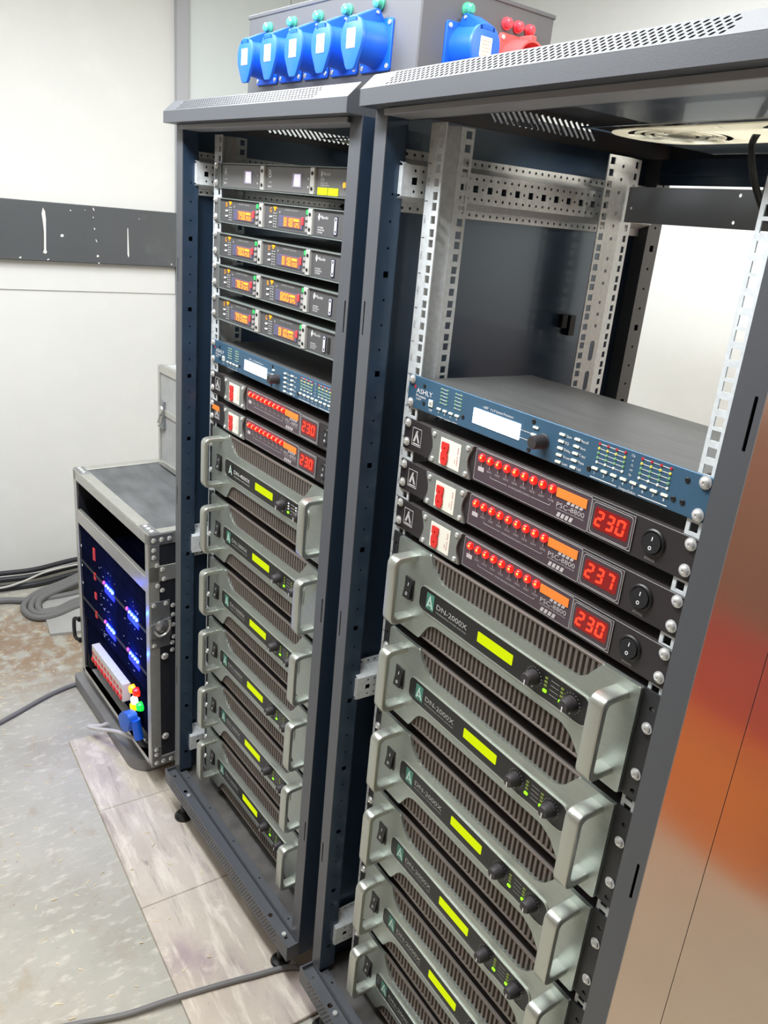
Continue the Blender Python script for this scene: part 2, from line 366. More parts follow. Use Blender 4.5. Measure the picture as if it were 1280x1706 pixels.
# grey duct band along the left wall with paint drips
bt = tag(thing('trim_2'), kind='structure')
B().box(XW, -2.42, YS, 0.447, ZF - 0.039, ZF + 0.156, 0.003).obj('duct_cover', BANDM, bt)
drip = M('white_paint_drip', (236, 236, 234), 0.5)
def on_band(pts, w=0.0015):
    return B().slab(pts, [], -2.4205, -2.42 + w, 'yz')
d = B(); d.slab([(-0.028, ZF + 0.137), (-0.0335, ZF + 0.118), (-0.031, ZF + 0.095), (-0.029, ZF + 0.06), (-0.032, ZF + 0.0), (-0.036, ZF - 0.010), (-0.028, ZF - 0.014), (-0.0225, ZF - 0.008), (-0.0255, ZF + 0.0), (-0.0225, ZF + 0.06), (-0.0205, ZF + 0.1), (-0.022, ZF + 0.125)], [], -2.4205, -2.4175, 'yz'); d.obj('paint_drip', drip, bt)
d = B()
for y, z, w, h in ((0.14, 0.145, 0.004, 0.012), (0.138, 0.118, 0.003, 0.006), (0.141, 0.08, 0.004, 0.008), (0.146, 0.04, 0.003, 0.012), (0.149, -0.012, 0.009, 0.008), (0.152, -0.036, 0.006, 0.005), (0.03, 0.05, 0.012, 0.01), (0.062, 0.135, 0.004, 0.006), (-0.11, -0.03, 0.008, 0.006), (-0.02, -0.032, 0.009, 0.004), (0.42, -0.028, 0.005, 0.005), (0.3, 0.125, 0.003, 0.004), (0.11, 0.14, 0.003, 0.003)):
    d.slab(circ(y, ZF + z, w / 2, 7, h / 2, 0.4), [], -2.4205, -2.4187, 'yz')
tag(d.obj('paint_splashes', drip, bt), kind='stuff')
d = B(); d.slab([(0.257, ZF + 0.09), (0.255, ZF + 0.0), (0.2585, ZF - 0.012), (0.261, ZF - 0.006), (0.2595, ZF + 0.09)], [], -2.4205, -2.4187, 'yz'); d.obj('paint_drip', drip, bt)
structure('trim_3', B().box(XW, XW + 0.006, YS, 0.446, ZF - 0.14, ZF - 0.0395), WALLM)

# plywood sheets on the floor under the racks
FB = 0.008
for x0, x1, y0, y1, lab in ((-1.31, -0.999, -0.262, 0.75, 'purple-stained plywood sheet on the floor under the open flight case'),
                            (-0.9980, -0.6655, -0.262, 0.75, 'dusty plywood sheet on the floor under the left half of the left rack'),
                            (-0.6645, -0.276, -0.262, 0.75, 'striped pale plywood sheet in front of the left rack, nearest the right rack')):
    o = B().box(x0, x1, y0, y1, 0.0, FB, 0.0015).obj('plywood_sheet', PLY); tag(o, lab, 'plywood', 'plywood sheets under the racks')
# floor debris
b = B()
for k in range(520):
    x, y = random.uniform(-2.3, -0.45), random.uniform(-0.75, -0.1)
    if x > -1.31 and y > -0.262: z = FB
    else: z = 0.0
    if random.random() < 0.5: x = random.uniform(-2.3, -1.55)
    if x < -1.31: z = 0.0
    if -1.62 < x < -0.9 and y > -0.24: continue
    L, w, a = random.uniform(0.003, 0.016), random.uniform(0.0008, 0.0026), random.uniform(0, 3.14)
    c, s_ = math.cos(a), math.sin(a)
    pts = [(x + c * u - s_ * v, y + s_ * u + c * v) for u, v in ((-L / 2, -w / 2), (L / 2, -w * 0.3), (L / 2, w * 0.4), (-L / 2, w / 2))]
    b.slab(pts, [], z, z + random.uniform(0.001, 0.003), 'xy')
tag(b.obj('straw_debris', M('straw', (222, 208, 176), 0.8, var=0.2, vscale=8)), 'pale straw and chip litter scattered over the concrete floor', 'debris', kind='stuff')

# ------------------------------------------------------------------ shared small meshes
def screw_mesh():
    b = B(); b.lathe((0, 0, 0), (0, -1, 0), [(0.0062, 0.0), (0.0066, 0.0008), (0.0064, 0.0014), (0.0052, 0.0016), (0.0048, 0.0032), (0.0034, 0.0044), (0.0016, 0.0048), (0.0013, 0.0040), (0.0, 0.0038)], 14)
    return b.mesh('screw')
SCREW = screw_mesh()
def bolt_mesh(r=0.0035, h=0.002):
    return B().lathe((0, 0, 0), (0, -1, 0), [(r, 0), (r, h * 0.5), (r * 0.7, h), (r * 0.35, h * 1.05), (r * 0.25, h * 0.7), (0, h * 0.65)], 10).mesh('bolt')
BOLT = bolt_mesh()
DBOLT = bolt_mesh(0.003, 0.0012)
RIVET = B().lathe((0, 0, 0), (0, -1, 0), [(0.006, 0), (0.0058, 0.001), (0.004, 0.0024), (0.0018, 0.0028), (0.0015, 0.0016), (0, 0.0014)], 10).mesh('rivet')

# ------------------------------------------------------------------ equipment rack
def Z(z): return z + 1.225      # rack local height over its feet
HW = 0.2976
U0 = 0.2673                     # a unit boundary on the rails
def build_rack():
    r = thing('equipment_rack')
    # lid
    b = B(); b.box(-HW, HW, -0.0795, -0.078, Z(.3235), Z(.3425), 0.0004); b.box(-HW, HW, -0.078, -0.05, Z(.3235), Z(.325)); b.obj('lid_front', RACK, r)
    y0, z0, y1, z1 = -0.0795, Z(.3425), -0.060, Z(.3615)
    L = math.hypot(y1 - y0, z1 - z0); dy, dz = (y1 - y0) / L, (z1 - z0) / L
    fn = lambda u, v, w: (u, y0 + dy * v - dz * w, z0 + dz * v + dy * w)
    holes = []
    for row in range(5):
        v = 0.0045 + row * 0.0046
        n = 52
        for k in range(n):
            u = -0.243 + (k + (row % 2) * 0.5) * (0.458 / n)
            if u > 0.214: continue
            holes.append(circ(u, v, 0.0028, 8, 0.0017, 0.55))
    B().slab(rect(-HW, HW, 0, L), holes, 0.0, -0.0012, fn=fn).obj('lid_vent', RACK, r)
    roof = [rect(-HW, HW, -0.060, 0.52)]
    B().slab(roof[0], [rect(-0.165, 0.22, 0.19, 0.36)], Z(.3602), Z(.3615), 'xy').obj('lid_top', RACK, r)
    for s in (-1, 1):
        slots = []
        for k in range(18):
            yy = 0.118 + k * 0.0116
            slots.append([(yy, Z(.354)), (yy + 0.004, Z(.3565)), (yy + 0.0245, Z(.3365)), (yy + 0.0205, Z(.334))])
        out = [(-0.0795, Z(.3235)), (0.52, Z(.3235)), (0.52, Z(.3602)), (-0.060, Z(.3602)), (-0.0795, Z(.3425))]
        B().slab(out, slots, s * HW, s * (HW - 0.0013), 'yz').obj('lid_side', RACK, r)
    B().box(-HW, HW, 0.5187, 0.52, Z(.3235), Z(.3602)).obj('lid_back', RACK, r)
    # ceiling pan and fan tray
    B().slab([(-0.172, 0.178), (-0.06, 0.178), (-0.06, 0.0), (0.29, 0.0), (0.29, 0.46), (-0.172, 0.46)], [rect(-0.166, 0.21, 0.186, 0.345)], Z(.3285), Z(.330), 'xy').obj('ceiling_pan', RACKSHADE, r)
    b = B(); arcs = [circ(0.01, 0.212, 0.006, 10)]
    for cx in (-0.085, 0.105):
        for ring, rad in enumerate((0.022, 0.034, 0.046, 0.060)):
            for q in range(3):
                a0 = q * 2.094 + ring * 0.5; a1 = a0 + 1.65; w = 0.0028 if ring < 3 else 0.0042
                o_ = [(cx + (rad + w) * math.cos(a0 + (a1 - a0) * t / 10), 0.266 + (rad + w) * math.sin(a0 + (a1 - a0) * t / 10)) for t in range(11)]
                i_ = [(cx + (rad - w) * math.cos(a0 + (a1 - a0) * t / 10), 0.266 + (rad - w) * math.sin(a0 + (a1 - a0) * t / 10)) for t in range(11)]
                arcs.append(o_ + i_[::-1])
    b.slab(fillet([(-0.165, 0.192), (0.205, 0.192), (0.205, 0.34), (-0.165, 0.34)], [0.07, 0.01, 0.01, 0.07], 8), arcs, Z(.3262), Z(.3272), 'xy')
    tm = M('fan_tray_cream', (236, 234, 222), 0.5); nt = tm.node_tree
    if len(nt.nodes) < 4:       # translucency added so lamp light from above brightens the tray
        tr = nt.nodes.new('ShaderNodeBsdfTranslucent'); tr.inputs['Color'].default_value = lin((240, 238, 226)); ms = nt.nodes.new('ShaderNodeMixShader'); ms.inputs[0].default_value = 0.55
        nt.links.new(nt.nodes['Principled BSDF'].outputs[0], ms.inputs[1]); nt.links.new(tr.outputs[0], ms.inputs[2]); nt.links.new(ms.outputs[0], nt.nodes['Material Output'].inputs[0])
    ft = b.obj('fan_tray', tm, r)
    for cx in (-0.085, 0.105):
        b = B(); b.cyl((cx, 0.266, Z(.329)), (0, 0, 1), 0.018, 0.02, 16)
        for k in range(7):
            a = k * 2 * math.pi / 7; pts = []
            for rr, da, zz in ((0.017, 0, .331), (0.058, 0.15, .331), (0.058, 0.75, .345), (0.017, 0.6, .345)): pts.append((cx + rr * math.cos(a + da), 0.266 + rr * math.sin(a + da), Z(zz)))
            b.poly(pts, [(0, 1, 2, 3)])
        b.obj('fan_rotor', BLACK, ft)
    b = B(); b.box(-.2706, .2706, -.0600, -.0575, Z(.3155), Z(.3228), 0.0005); b.box(-.2706, .2706, -.0575, -.02, Z(.3155), Z(.3168)); b.obj('header', M('header_lightened', (150, 152, 156), 0.4), r)  # front strip's colour lightened to make up for the lid's shadow
    b = B(); b.box(-.28, .28, -.02, -.016, Z(.3155), Z(.329)); b.obj('header', RACKSHADE, r)
    # posts
    slot = lambda u, za, zb: rrect(u - 0.0016, u + 0.0016, Z(za), Z(zb), 0.0012, 2)
    for s in (-1, 1):
        xo, xi = s * HW, s * 0.2706
        u0, u1 = min(xo, xi), max(xo, xi); us = s * 0.290
        b = B(); b.slab(rect(u0, u1, Z(-1.112), Z(.3235)), [slot(us, .046, .091), slot(us, -.872, -.828), slot(us, -.42, -.376)], -.0541, -.0526)
        hl = []
        for k in range(40):
            zc = Z(-1.06) + k * 0.033
            hl.append(rect(-.041, -.033, zc - .004, zc + .004) if k % 4 == 0 else circ(-.037, zc, .0018, 6))
        fp = b.obj('front_post', RACK, r)
        b = B(); b.slab(rect(-.0526, -.022, Z(-1.112), Z(.3235)), hl, xi, xi + s * .0013, 'yz')
        b.box(min(xi, s * .2960), max(xi, s * .2960), -.0235, -.022, Z(-1.112), Z(.3235)); b.obj('post_return', RACKSHADE, fp)  # shade on the post's inner face put into its colour
        b = B(); b.box(min(xo, s * .2963), max(xo, s * .2963), -.0526, .0612, Z(-1.15), Z(.3235)); b.obj('side_frame', SIDE, r)
        b = B(); b.box(min(xo, s * .2963), max(xo, s * .2963), .0629, .52, Z(-1.15), Z(.3235)); b.obj('side_panel', SIDE, r)
        b = B(); b.box(min(s * .2962, s * .2945), max(s * .2962, s * .2945), -.021, .47, Z(-1.14), Z(.3235)); b.obj('side_lining', RACKSHADE, r)
        # rear post with holed edge
        hl = []
        for k in range(44):
            zc = Z(-1.09) + k * 0.032
            hl.append(rect(.476, .485, zc - .0048, zc + .0048) if k % 4 == 0 else circ(.4805, zc, .0024, 6))
        b = B(); b.slab(rect(.466, .495, Z(-1.112), Z(.3235)), hl, s * .268, s * .2692, 'yz'); b.box(min(s * .268, s * .2945), max(s * .268, s * .2945), .464, .466, Z(-1.112), Z(.3235)); b.box(min(s * .2692, s * .2945), max(s * .2692, s * .2945), .495, .497, Z(-1.112), Z(.3235)); b.obj('rear_post', RACK, r)
        b = B(); b.box(s * .291 - .006, s * .291 + .006, .32, .331, Z(.058), Z(.079)); b.box(s * .291 - .006, s * .291 + .006, .338, .35, Z(.046), Z(.078)); b.obj('panel_latch', BLACK, r)
    b = B(); b.box(-.294, .294, .466, .497, Z(.300), Z(.3235)); b.box(-.294, .294, .47, .474, Z(.286), Z(.300)); b.obj('rear_header', RACKSHADE, r)
    b = B(); b.box(-.294, .294, .466, .497, Z(-1.14), Z(-1.09)); b.obj('rear_sill', RACKSHADE, r)
    # rails
    zs = []
    for k in range(-1, 31):
        zt = U0 - k * 0.04445
        zs += [zt - 0.00635, zt - 0.02222, zt - 0.0381]
    zs = [Z(q) for q in zs if Z(q) > Z(-1.095) and Z(q) < Z(.311)]
    ztop, zbot = Z(.3135), Z(-1.103)
    sq = lambda c, zz, h=0.0047: rect(c - h, c + h, zz - h, zz + h)
    for s in (-1, 1):
        b = B()
        b.slab(rect(min(s * .2510, s * .2200), max(s * .2510, s * .2200), zbot, ztop), [sq(s * .2290, q) for q in zs], 0.0, 0.0018)
        b.slab(rect(.0018, .020, zbot, ztop), [rrect(.0065, .0155, Z(q) - .02, Z(q) + .02, .004, 2) for q in (.03, -.03, -.09, -.4, -.6, -.8)], s * .2510, s * .2492, 'yz')
        fn = lambda u, v, w, s=s: (s * (.2510 - .0135 * u), .020 + .016 * u + w * 0.6, v)
        b.slab(rect(0, 1, zbot, ztop), [], 0.0, 0.0018, fn=fn)
        b.slab(rect(.036, .058, zbot, ztop), [sq(.049, q) for q in zs], s * .2375, s * .2357, 'yz')
        rl = b.obj('front_rail', GALV, r)
        b = B()
        fl = lambda u, v, w: (u, w, v)
        for k in range(0, 31):
            zt = Z(U0 - k * 0.04445); xx = s * .2465
            b.poly([(xx - .003, -.0002, zt - .0006), (xx + .003, -.0002, zt - .0006), (xx + .003, -.0002, zt + .0006), (xx - .003, -.0002, zt + .0006)], [(0, 1, 2, 3)])
            b.text('%dU' % (32 - k), xx, zt + .0222, .0042, -.0002, rot=math.pi / 2)
        tag(b.obj('unit_marks', M('rail_ink', (90, 94, 98), 0.6), rl, flat=True), 'small unit numbers and ticks printed on the rail')
        b = B()
        hl = [sq(.3195, q) for q in zs]
        for zz in (.30, .282, .264, .235, .217, .199, .17, .152, .134, .105, .087, .069): hl.append(circ(.343, Z(zz), .0028, 8))
        for zz in (.03, -.018, -.066, -.114): hl.append(rrect(.338, .348, Z(zz) - .016, Z(zz) + .016, .0048, 3))
        b.slab(rect(.311, .357, zbot, ztop), hl, s * .2375, s * .2357, 'yz')
        fn = lambda u, v, w, s=s: (s * (.2375 + .010 * (u - .357) / .036) - s * w, u, v)
        b.slab(rect(.357, .393, zbot, ztop), [sq(.380, q) for q in zs], 0.0, 0.0018, fn=fn)
        b.obj('rear_rail', GALV, r)
        # side channels (hat section)
        b = B(); ya, yb = -.030, .462
        def strip(za, zb, xa, xb, holes):
            fn = lambda u, v, w, xa=xa, xb=xb, za=za, zb=zb: (s * (xa + (xb - xa) * (v - za) / (zb - za)) - s * w, u, v)
            b.slab(rect(ya, yb, za, zb), holes, 0.0, 0.0015, fn=fn)
        ys = [ya + .020 + k * .0127 for k in range(35)]
        strip(.027, .038, .287, .287, [circ(ya + .009, .0325, .0042, 8)] + [circ(q, .0325, .0022, 6) for q in ys])
        strip(.019, .027, .264, .287, [])
        strip(-.019, .019, .264, .264, [circ(q, .0125, .0021, 6) for q in ys] + [circ(q, -.0125, .0021, 6) for q in ys] + [sq(ya + .020 + k * .0254, 0.0, .0044) for k in range(18)] + [circ(ya + .0327 + k * .0254, 0.0, .0021, 6) for k in range(17)])
        strip(-.027, -.019, .287, .264, [])
        strip(-.038, -.027, .287, .287, [circ(ya + .009, -.0325, .0042, 8)] + [circ(q, -.0325, .0022, 6) for q in ys])
        b.box(min(s * .264, s * .287), max(s * .264, s * .287), ya, ya + .0015, -.017, .017)
        me = b.mesh('side_channel'); me.materials.append(GALV)
        for zc in (.245, -.508, -1.035): put('side_channel', me, None, r, (0, 0, Z(zc)))
    # base
    L0 = .5
    holes = []
    for row in range(5):
        for k in range(64):
            holes.append(circ(-.262 + (k + .5 * (row % 2)) * .0081, Z(-1.144) + row * .0062, .0026, 6))
    B().slab(rect(-HW, HW, Z(-1.150), Z(-1.112)), holes, -.0795, -.0783).obj('base_front', RACK, r)
    b = B(); b.slab(rect(-HW, HW, -.0783, -.053), [circ(-.27, -.0655, .0035, 8), circ(.27, -.0655, .0035, 8), rrect(-.213, -.203, -.07, -.061, .004, 2), rrect(.203, .213, -.07, -.061, .004, 2)], Z(-1.1245), Z(-1.123), 'xy'); b.box(-HW, HW, -.0545, -.053, Z(-1.123), Z(-1.112)); b.obj('base_channel', RACK, r)
    b = B(); b.slab(rect(-.268, .268, -.051, -.036), [circ(q, -.0435, .0022, 6) for q in (-.24, -.12, 0, .12, .24)], Z(-1.1165), Z(-1.115), 'xy'); b.box(-.268, .268, -.0375, -.036, Z(-1.129), Z(-1.1165)); b.obj('base_lip', RACK, r)
    B().box(-.2945, .2945, -.05, .50, Z(-1.1305), Z(-1.129)).obj('floor_pan', DUSTY, r)
    for s in (-1, 1): B().box(min(s * HW, s * .2945), max(s * HW, s * .2945), -.078, .52, Z(-1.150), Z(-1.115)).obj('base_side', RACK, r)
    B().box(-HW, HW, .518, .52, Z(-1.150), Z(-1.10)).obj('base_back', RACK, r)
    for x, y in ((-.19, -.0655), (.262, -.0655), (-.262, -.046)):
        b = B(); b.lathe((x, y, Z(-1.123)), (0, 0, 1), [(.0052, 0), (.0052, .003), (.004, .0042), (0, .0046)], 8); b.obj('base_bolt', ZINC, r)
    for x in (-.24, .24):
        for y in (-.055, .46):
            b = B(); b.lathe((x, y, -.0075), (0, 0, 1), [(.021, 0), (.0225, .004), (.0225, .010), (.017, .016), (.008, .018), (.008, .085)], 18); b.obj('levelling_foot', BLACK, r)
    return r
rackR = build_rack()
rackR.location = (0, 0, FB)
tag(rackR, 'black equipment rack on the right, its upper third empty and open to the wall', 'rack', 'equipment racks')
rackL = copy_tree(rackR); rackL.location = Lw(0, 0, -1.225); rackL.rotation_euler = LROT
for ch in list(rackL.children):    # left rack's side sheets darkened to stand for shade between the racks
    if ch.name.split('.')[0] in ('side_frame', 'side_panel'): ch.data = ch.data.copy(); ch.data.materials[0] = RACKSHADE
tag(rackL, 'black equipment rack on the left carrying a grey socket box on its top', 'rack', 'equipment racks')
# blank plate and cable inside the right rack
o = B().slab(rect(-.2350, .2350, 0, .0495), [circ(-.226, .02, .0022, 8), circ(-.05, .008, .0025, 8), circ(-.048, .042, .0025, 8)], .3640, .3655).obj('blank_panel', M('blank_plate_lightened', (108, 112, 118), 0.45), None, (0, 0, ZF + .2245))  # plate grey lightened to make up for shade inside the rack
tag(o, 'plain dark blanking plate across the back of the right rack', 'panel')
pts = [(.02, .27, ZF + .327), (.006, .285, ZF + .318), (.004, .295, ZF + .30), (.012, .30, ZF + .275), (.025, .303, ZF + .252)]
for k in range(22):
    a = -2.0 + k * 2 * math.pi / 10; pts.append((.047 + .030 * math.cos(a) + .002 * k / 22, .306 + .0014 * k, ZF + .268 + .034 * math.sin(a)))
tag(B().tube(pts, .0042, 8, 4).obj('fan_cable', RUBBER), 'black coiled fan cable hanging under the roof of the right rack', 'cable')

# ------------------------------------------------------------------ power amplifiers
def build_amp(model='DN-2000X', pale=False):
    r = thing('power_amplifier'); z = lambda q: q / 1000.0 + 0.0905; mm = lambda P: [(u / 1000.0, z(v)) for u, v in P]
    B().box(-.217, .217, .001, .36, .004, .1285, .001).obj('chassis', CHASS, r)
    for s in (-1, 1):
        b = B(); b.slab(rect(min(s * .2413, s * .2), max(s * .2413, s * .2), .0008, .1317), [circ(s * .2325, z(22.5), .0032, 10), circ(s * .2325, z(-79.5), .0032, 10)], -.003, 0.0); b.obj('rack_ear', EAR, r)
    B().box(-.2, .2, -.0008, .001, .002, .1305).obj('grille_back', GRILLB, r)
    def grille(x0, x1, z0, z1):
        b = B(); p = 0.0083; n = int((x1 - x0) / p); prof = []
        for k in range(n):
            x = x0 + k * p; prof += [(x, -.0012), (x + p * .30, -.0012), (x + p * .42, -.0052), (x + p * .88, -.0052)]
        prof.append((x0 + n * p, -.0012))
        vs = [(x, y, z0) for x, y in prof] + [(x, y, z1) for x, y in prof]; m = len(prof)
        b.poly(vs, [(i, i + 1, m + i + 1, m + i) for i in range(m - 1)])
        o = b.obj('grille', GRILLE, r)
        b = B(); b.box(x0 - .004, x1 + .004, -.0058, -.001, z1 - .0012, z1 + .0022, .0005); b.box(x0 - .004, x1 + .004, -.0058, -.001, z0 - .0022, z0 + .0012, .0005); b.obj('grille_frame', GRILLE, o)
    grille(-.152, .178, z(6), z(38.5)); grille(-.158, .172, z(-87), z(-54))
    P = [(-219, 42), (-143, 42), (-136, 27), (-116, 9), (143, 9), (168, 42), (219, 42), (219, -90.5), (166, -90.5), (137, -57), (-127, -57), (-150, -90.5), (-219, -90.5)]
    P = fillet(mm(P), [.003, .002, .012, .014, .012, .002, .003, .003, .002, .016, .012, .002, .003], 5)
    B().slab(P, [], -.0085, -.0032, bev=.0008).obj('faceplate', AMPF, r)
    b = B(); b.slab(rrect(-.1575, .1645, z(-45), z(-6.5), .011, 5), [rrect(-.156, .163, z(-43.8), z(-7.7), .010, 5)], -.0100, -.0084); b.obj('panel_rim', AMPH, r)
    B().slab(rrect(-.156, .163, z(-43.8), z(-7.7), .010, 5), [], -.0092, -.0083).obj('control_panel', BLACK, r)
    B().slab(rrect(-.0285, .0382, z(-32.3), z(-18), .001, 2), [], -.0098, -.0090).obj('display', LIME, r)
    lg = B().box(-.1405, -.1235, -.0096, -.009, z(-37), z(-13)).obj('emblem', BLACK if pale else TEAL, r)
    b = B(); b.slab([(-.1395, z(-34)), (-.1330, z(-16)), (-.1305, z(-16)), (-.1365, z(-34))], [], -.0099, -.0095); b.slab([(-.1315, z(-18)), (-.1245, z(-34)), (-.1275, z(-34)), (-.1322, z(-23))], [], -.0099, -.0095); b.slab([(-.135, z(-29)), (-.128, z(-29)), (-.127, z(-31)), (-.136, z(-31))], [], -.0099, -.0095); b.obj('emblem_letter', TEALH, lg)
    b = B(); b.text(model, -.117, z(-25), .0078, -.0094, 'l', .066); b.text('PROFESSIONAL POWER AMPLIFIER', -.117, z(-33.8), .0020, -.0094, 'l', .066)
    for cx in (.076, .1374):
        for k in range(15):
            a = math.radians(-50 + k * 20); rr = .0125
            b.poly([(cx + rr * math.cos(a) + .0005 * i, -.0094, z(-26) + rr * math.sin(a) + .0005 * j) for i, j in ((-1, -1), (1, -1), (1, 1), (-1, 1))], [(0, 1, 2, 3)])
    for k in range(4):
        zz = z(-16 - 6 * k); b.poly([(.1035, -.0094, zz), (.1165, -.0094, zz), (.1165, -.0094, zz + .0006), (.1035, -.0094, zz + .0006)], [(0, 1, 2, 3)])
    b.obj('lettering', WHITE if pale else M('amp_print', (176, 178, 176), 0.6), r, flat=True)
    for cx in (.076, .1374):
        k = B().lathe((cx, -.0092, z(-26)), (0, -1, 0), [(.0095, 0), (.0092, .006), (.0078, .0125), (.0066, .0145), (.0, .0148)], 22).obj('gain_knob', KNOB, r)
        b = B(); b.box(cx - .0008, cx + .0008, -.0243, -.0236, z(-33), z(-26.4)); b.slab([(cx - .0022, z(-36)), (cx + .0018, z(-36.8)), (cx - .0004, z(-41))], [], -.0096, -.0091); b.obj('pointer', WHITE, k)
    for cx in (.0962, .1218):
        B().slab(rrect(cx - .003, cx + .003, z(-35.4), z(-31.4), .0013, 3), [], -.0102, -.0091).obj('signal_led', GREENL, r)
    b = B()
    for cx in (.0962, .1218):
        for k in range(3):
            zz = z(-26.5 + 5 * k); b.slab(rrect(cx - .0024, cx + .0024, zz - .0012, zz + .0012, .0008, 2), [], -.0099, -.0091)
    tag(b.obj('unlit_leds', WHITE if pale else DIML, r), kind='stuff')
    b = B(); b.slab(rrect(-.194, -.1725, z(-43.5), z(-10), .0015, 2), [], -.0100, -.0084, bev=.0005); sw = b.obj('power_switch', BLACK, r)
    fn = lambda u, v, w: (u, -.010 - .0045 * (0.5 + (z(-26.7) - v) / .028) + w, v)
    b = B(); b.slab(rect(-.191, -.1755, z(-41), z(-12.5)), [], 0.0, 0.003, fn=fn); b.obj('rocker', M('rocker_black', (34, 35, 38), 0.35), sw)
    b = B(); b.slab(rect(-.1842, -.1828, z(-22.5), z(-17.5)), [], -.0002, 0.0001, fn=fn); b.slab(circ(-.1835, z(-34), .0024, 12), [circ(-.1835, z(-34), .0015, 12)], -.0002, 0.0001, fn=fn); b.obj('switch_marks', WHITE, sw)
    # strap handles
    for s, cx in ((-1, -.181), (1, .197)):
        zt, zb, yo = z(29.5), z(-74.5), -.047; t = .0085; rr = .014
        out = fillet([(-.0083, zt), (yo, zt), (yo, zb), (-.0083, zb)], [0, rr, rr, 0], 6)
        inn = fillet([(-.0083, zt - t), (yo + t, zt - t), (yo + t, zb + t), (-.0083, zb + t)], [0, rr * .62, rr * .62, 0], 6)
        b = B(); n = len(out); w = .0100
        vs = [(cx - w, u, v) for u, v in out] + [(cx - w, u, v) for u, v in inn] + [(cx + w, u, v) for u, v in out] + [(cx + w, u, v) for u, v in inn]
        fs = []
        for i in range(n - 1): fs += [(i, i + 1, n + i + 1, n + i), (2 * n + i, 3 * n + i, 3 * n + i + 1, 2 * n + i + 1), (i, 2 * n + i, 2 * n + i + 1, i + 1), (n + i, n + i + 1, 3 * n + i + 1, 3 * n + i)]
        v = b.poly(vs, fs); bmesh.ops.recalc_face_normals(b.bm, faces=b.bm.faces[:])
        es = [e for e in b.bm.edges if len(e.link_faces) == 2 and e.calc_face_angle(0) > 1.2]
        bmesh.ops.bevel(b.bm, geom=es, offset=.0022, segments=3, affect='EDGES', profile=0.5)
        b.obj('handle', AMPH, r)
    for s in (-1, 1):
        for q in (0, -57.15): put('screw', SCREW, ZINC, r, (s * .2325, -.003, z(q)))
    return r
AZ = -0.2705 - 0.0905           # base height of the topmost amplifier
ORD = ['topmost', 'second from the top', 'third from the top', 'fourth from the top', 'fifth from the top', 'lowest']
amp0 = build_amp()
for side in (0, 1):
    for k in range(6):
        o = amp0 if (side == 0 and k == 0) else (build_amp('DN-4000X', True) if (side == 1 and k == 0) else copy_tree(amp0))
        zz = AZ - (0.1476 if side == 0 else 0.1464) * k
        (pose_left if side else pose_right)(o, zz)
        tag(o, 'silver power amplifier with lime display, %s of six in the %s rack' % (ORD[k], 'left' if side else 'right'), 'amplifier', 'amplifiers in the %s rack' % ('left' if side else 'right'))

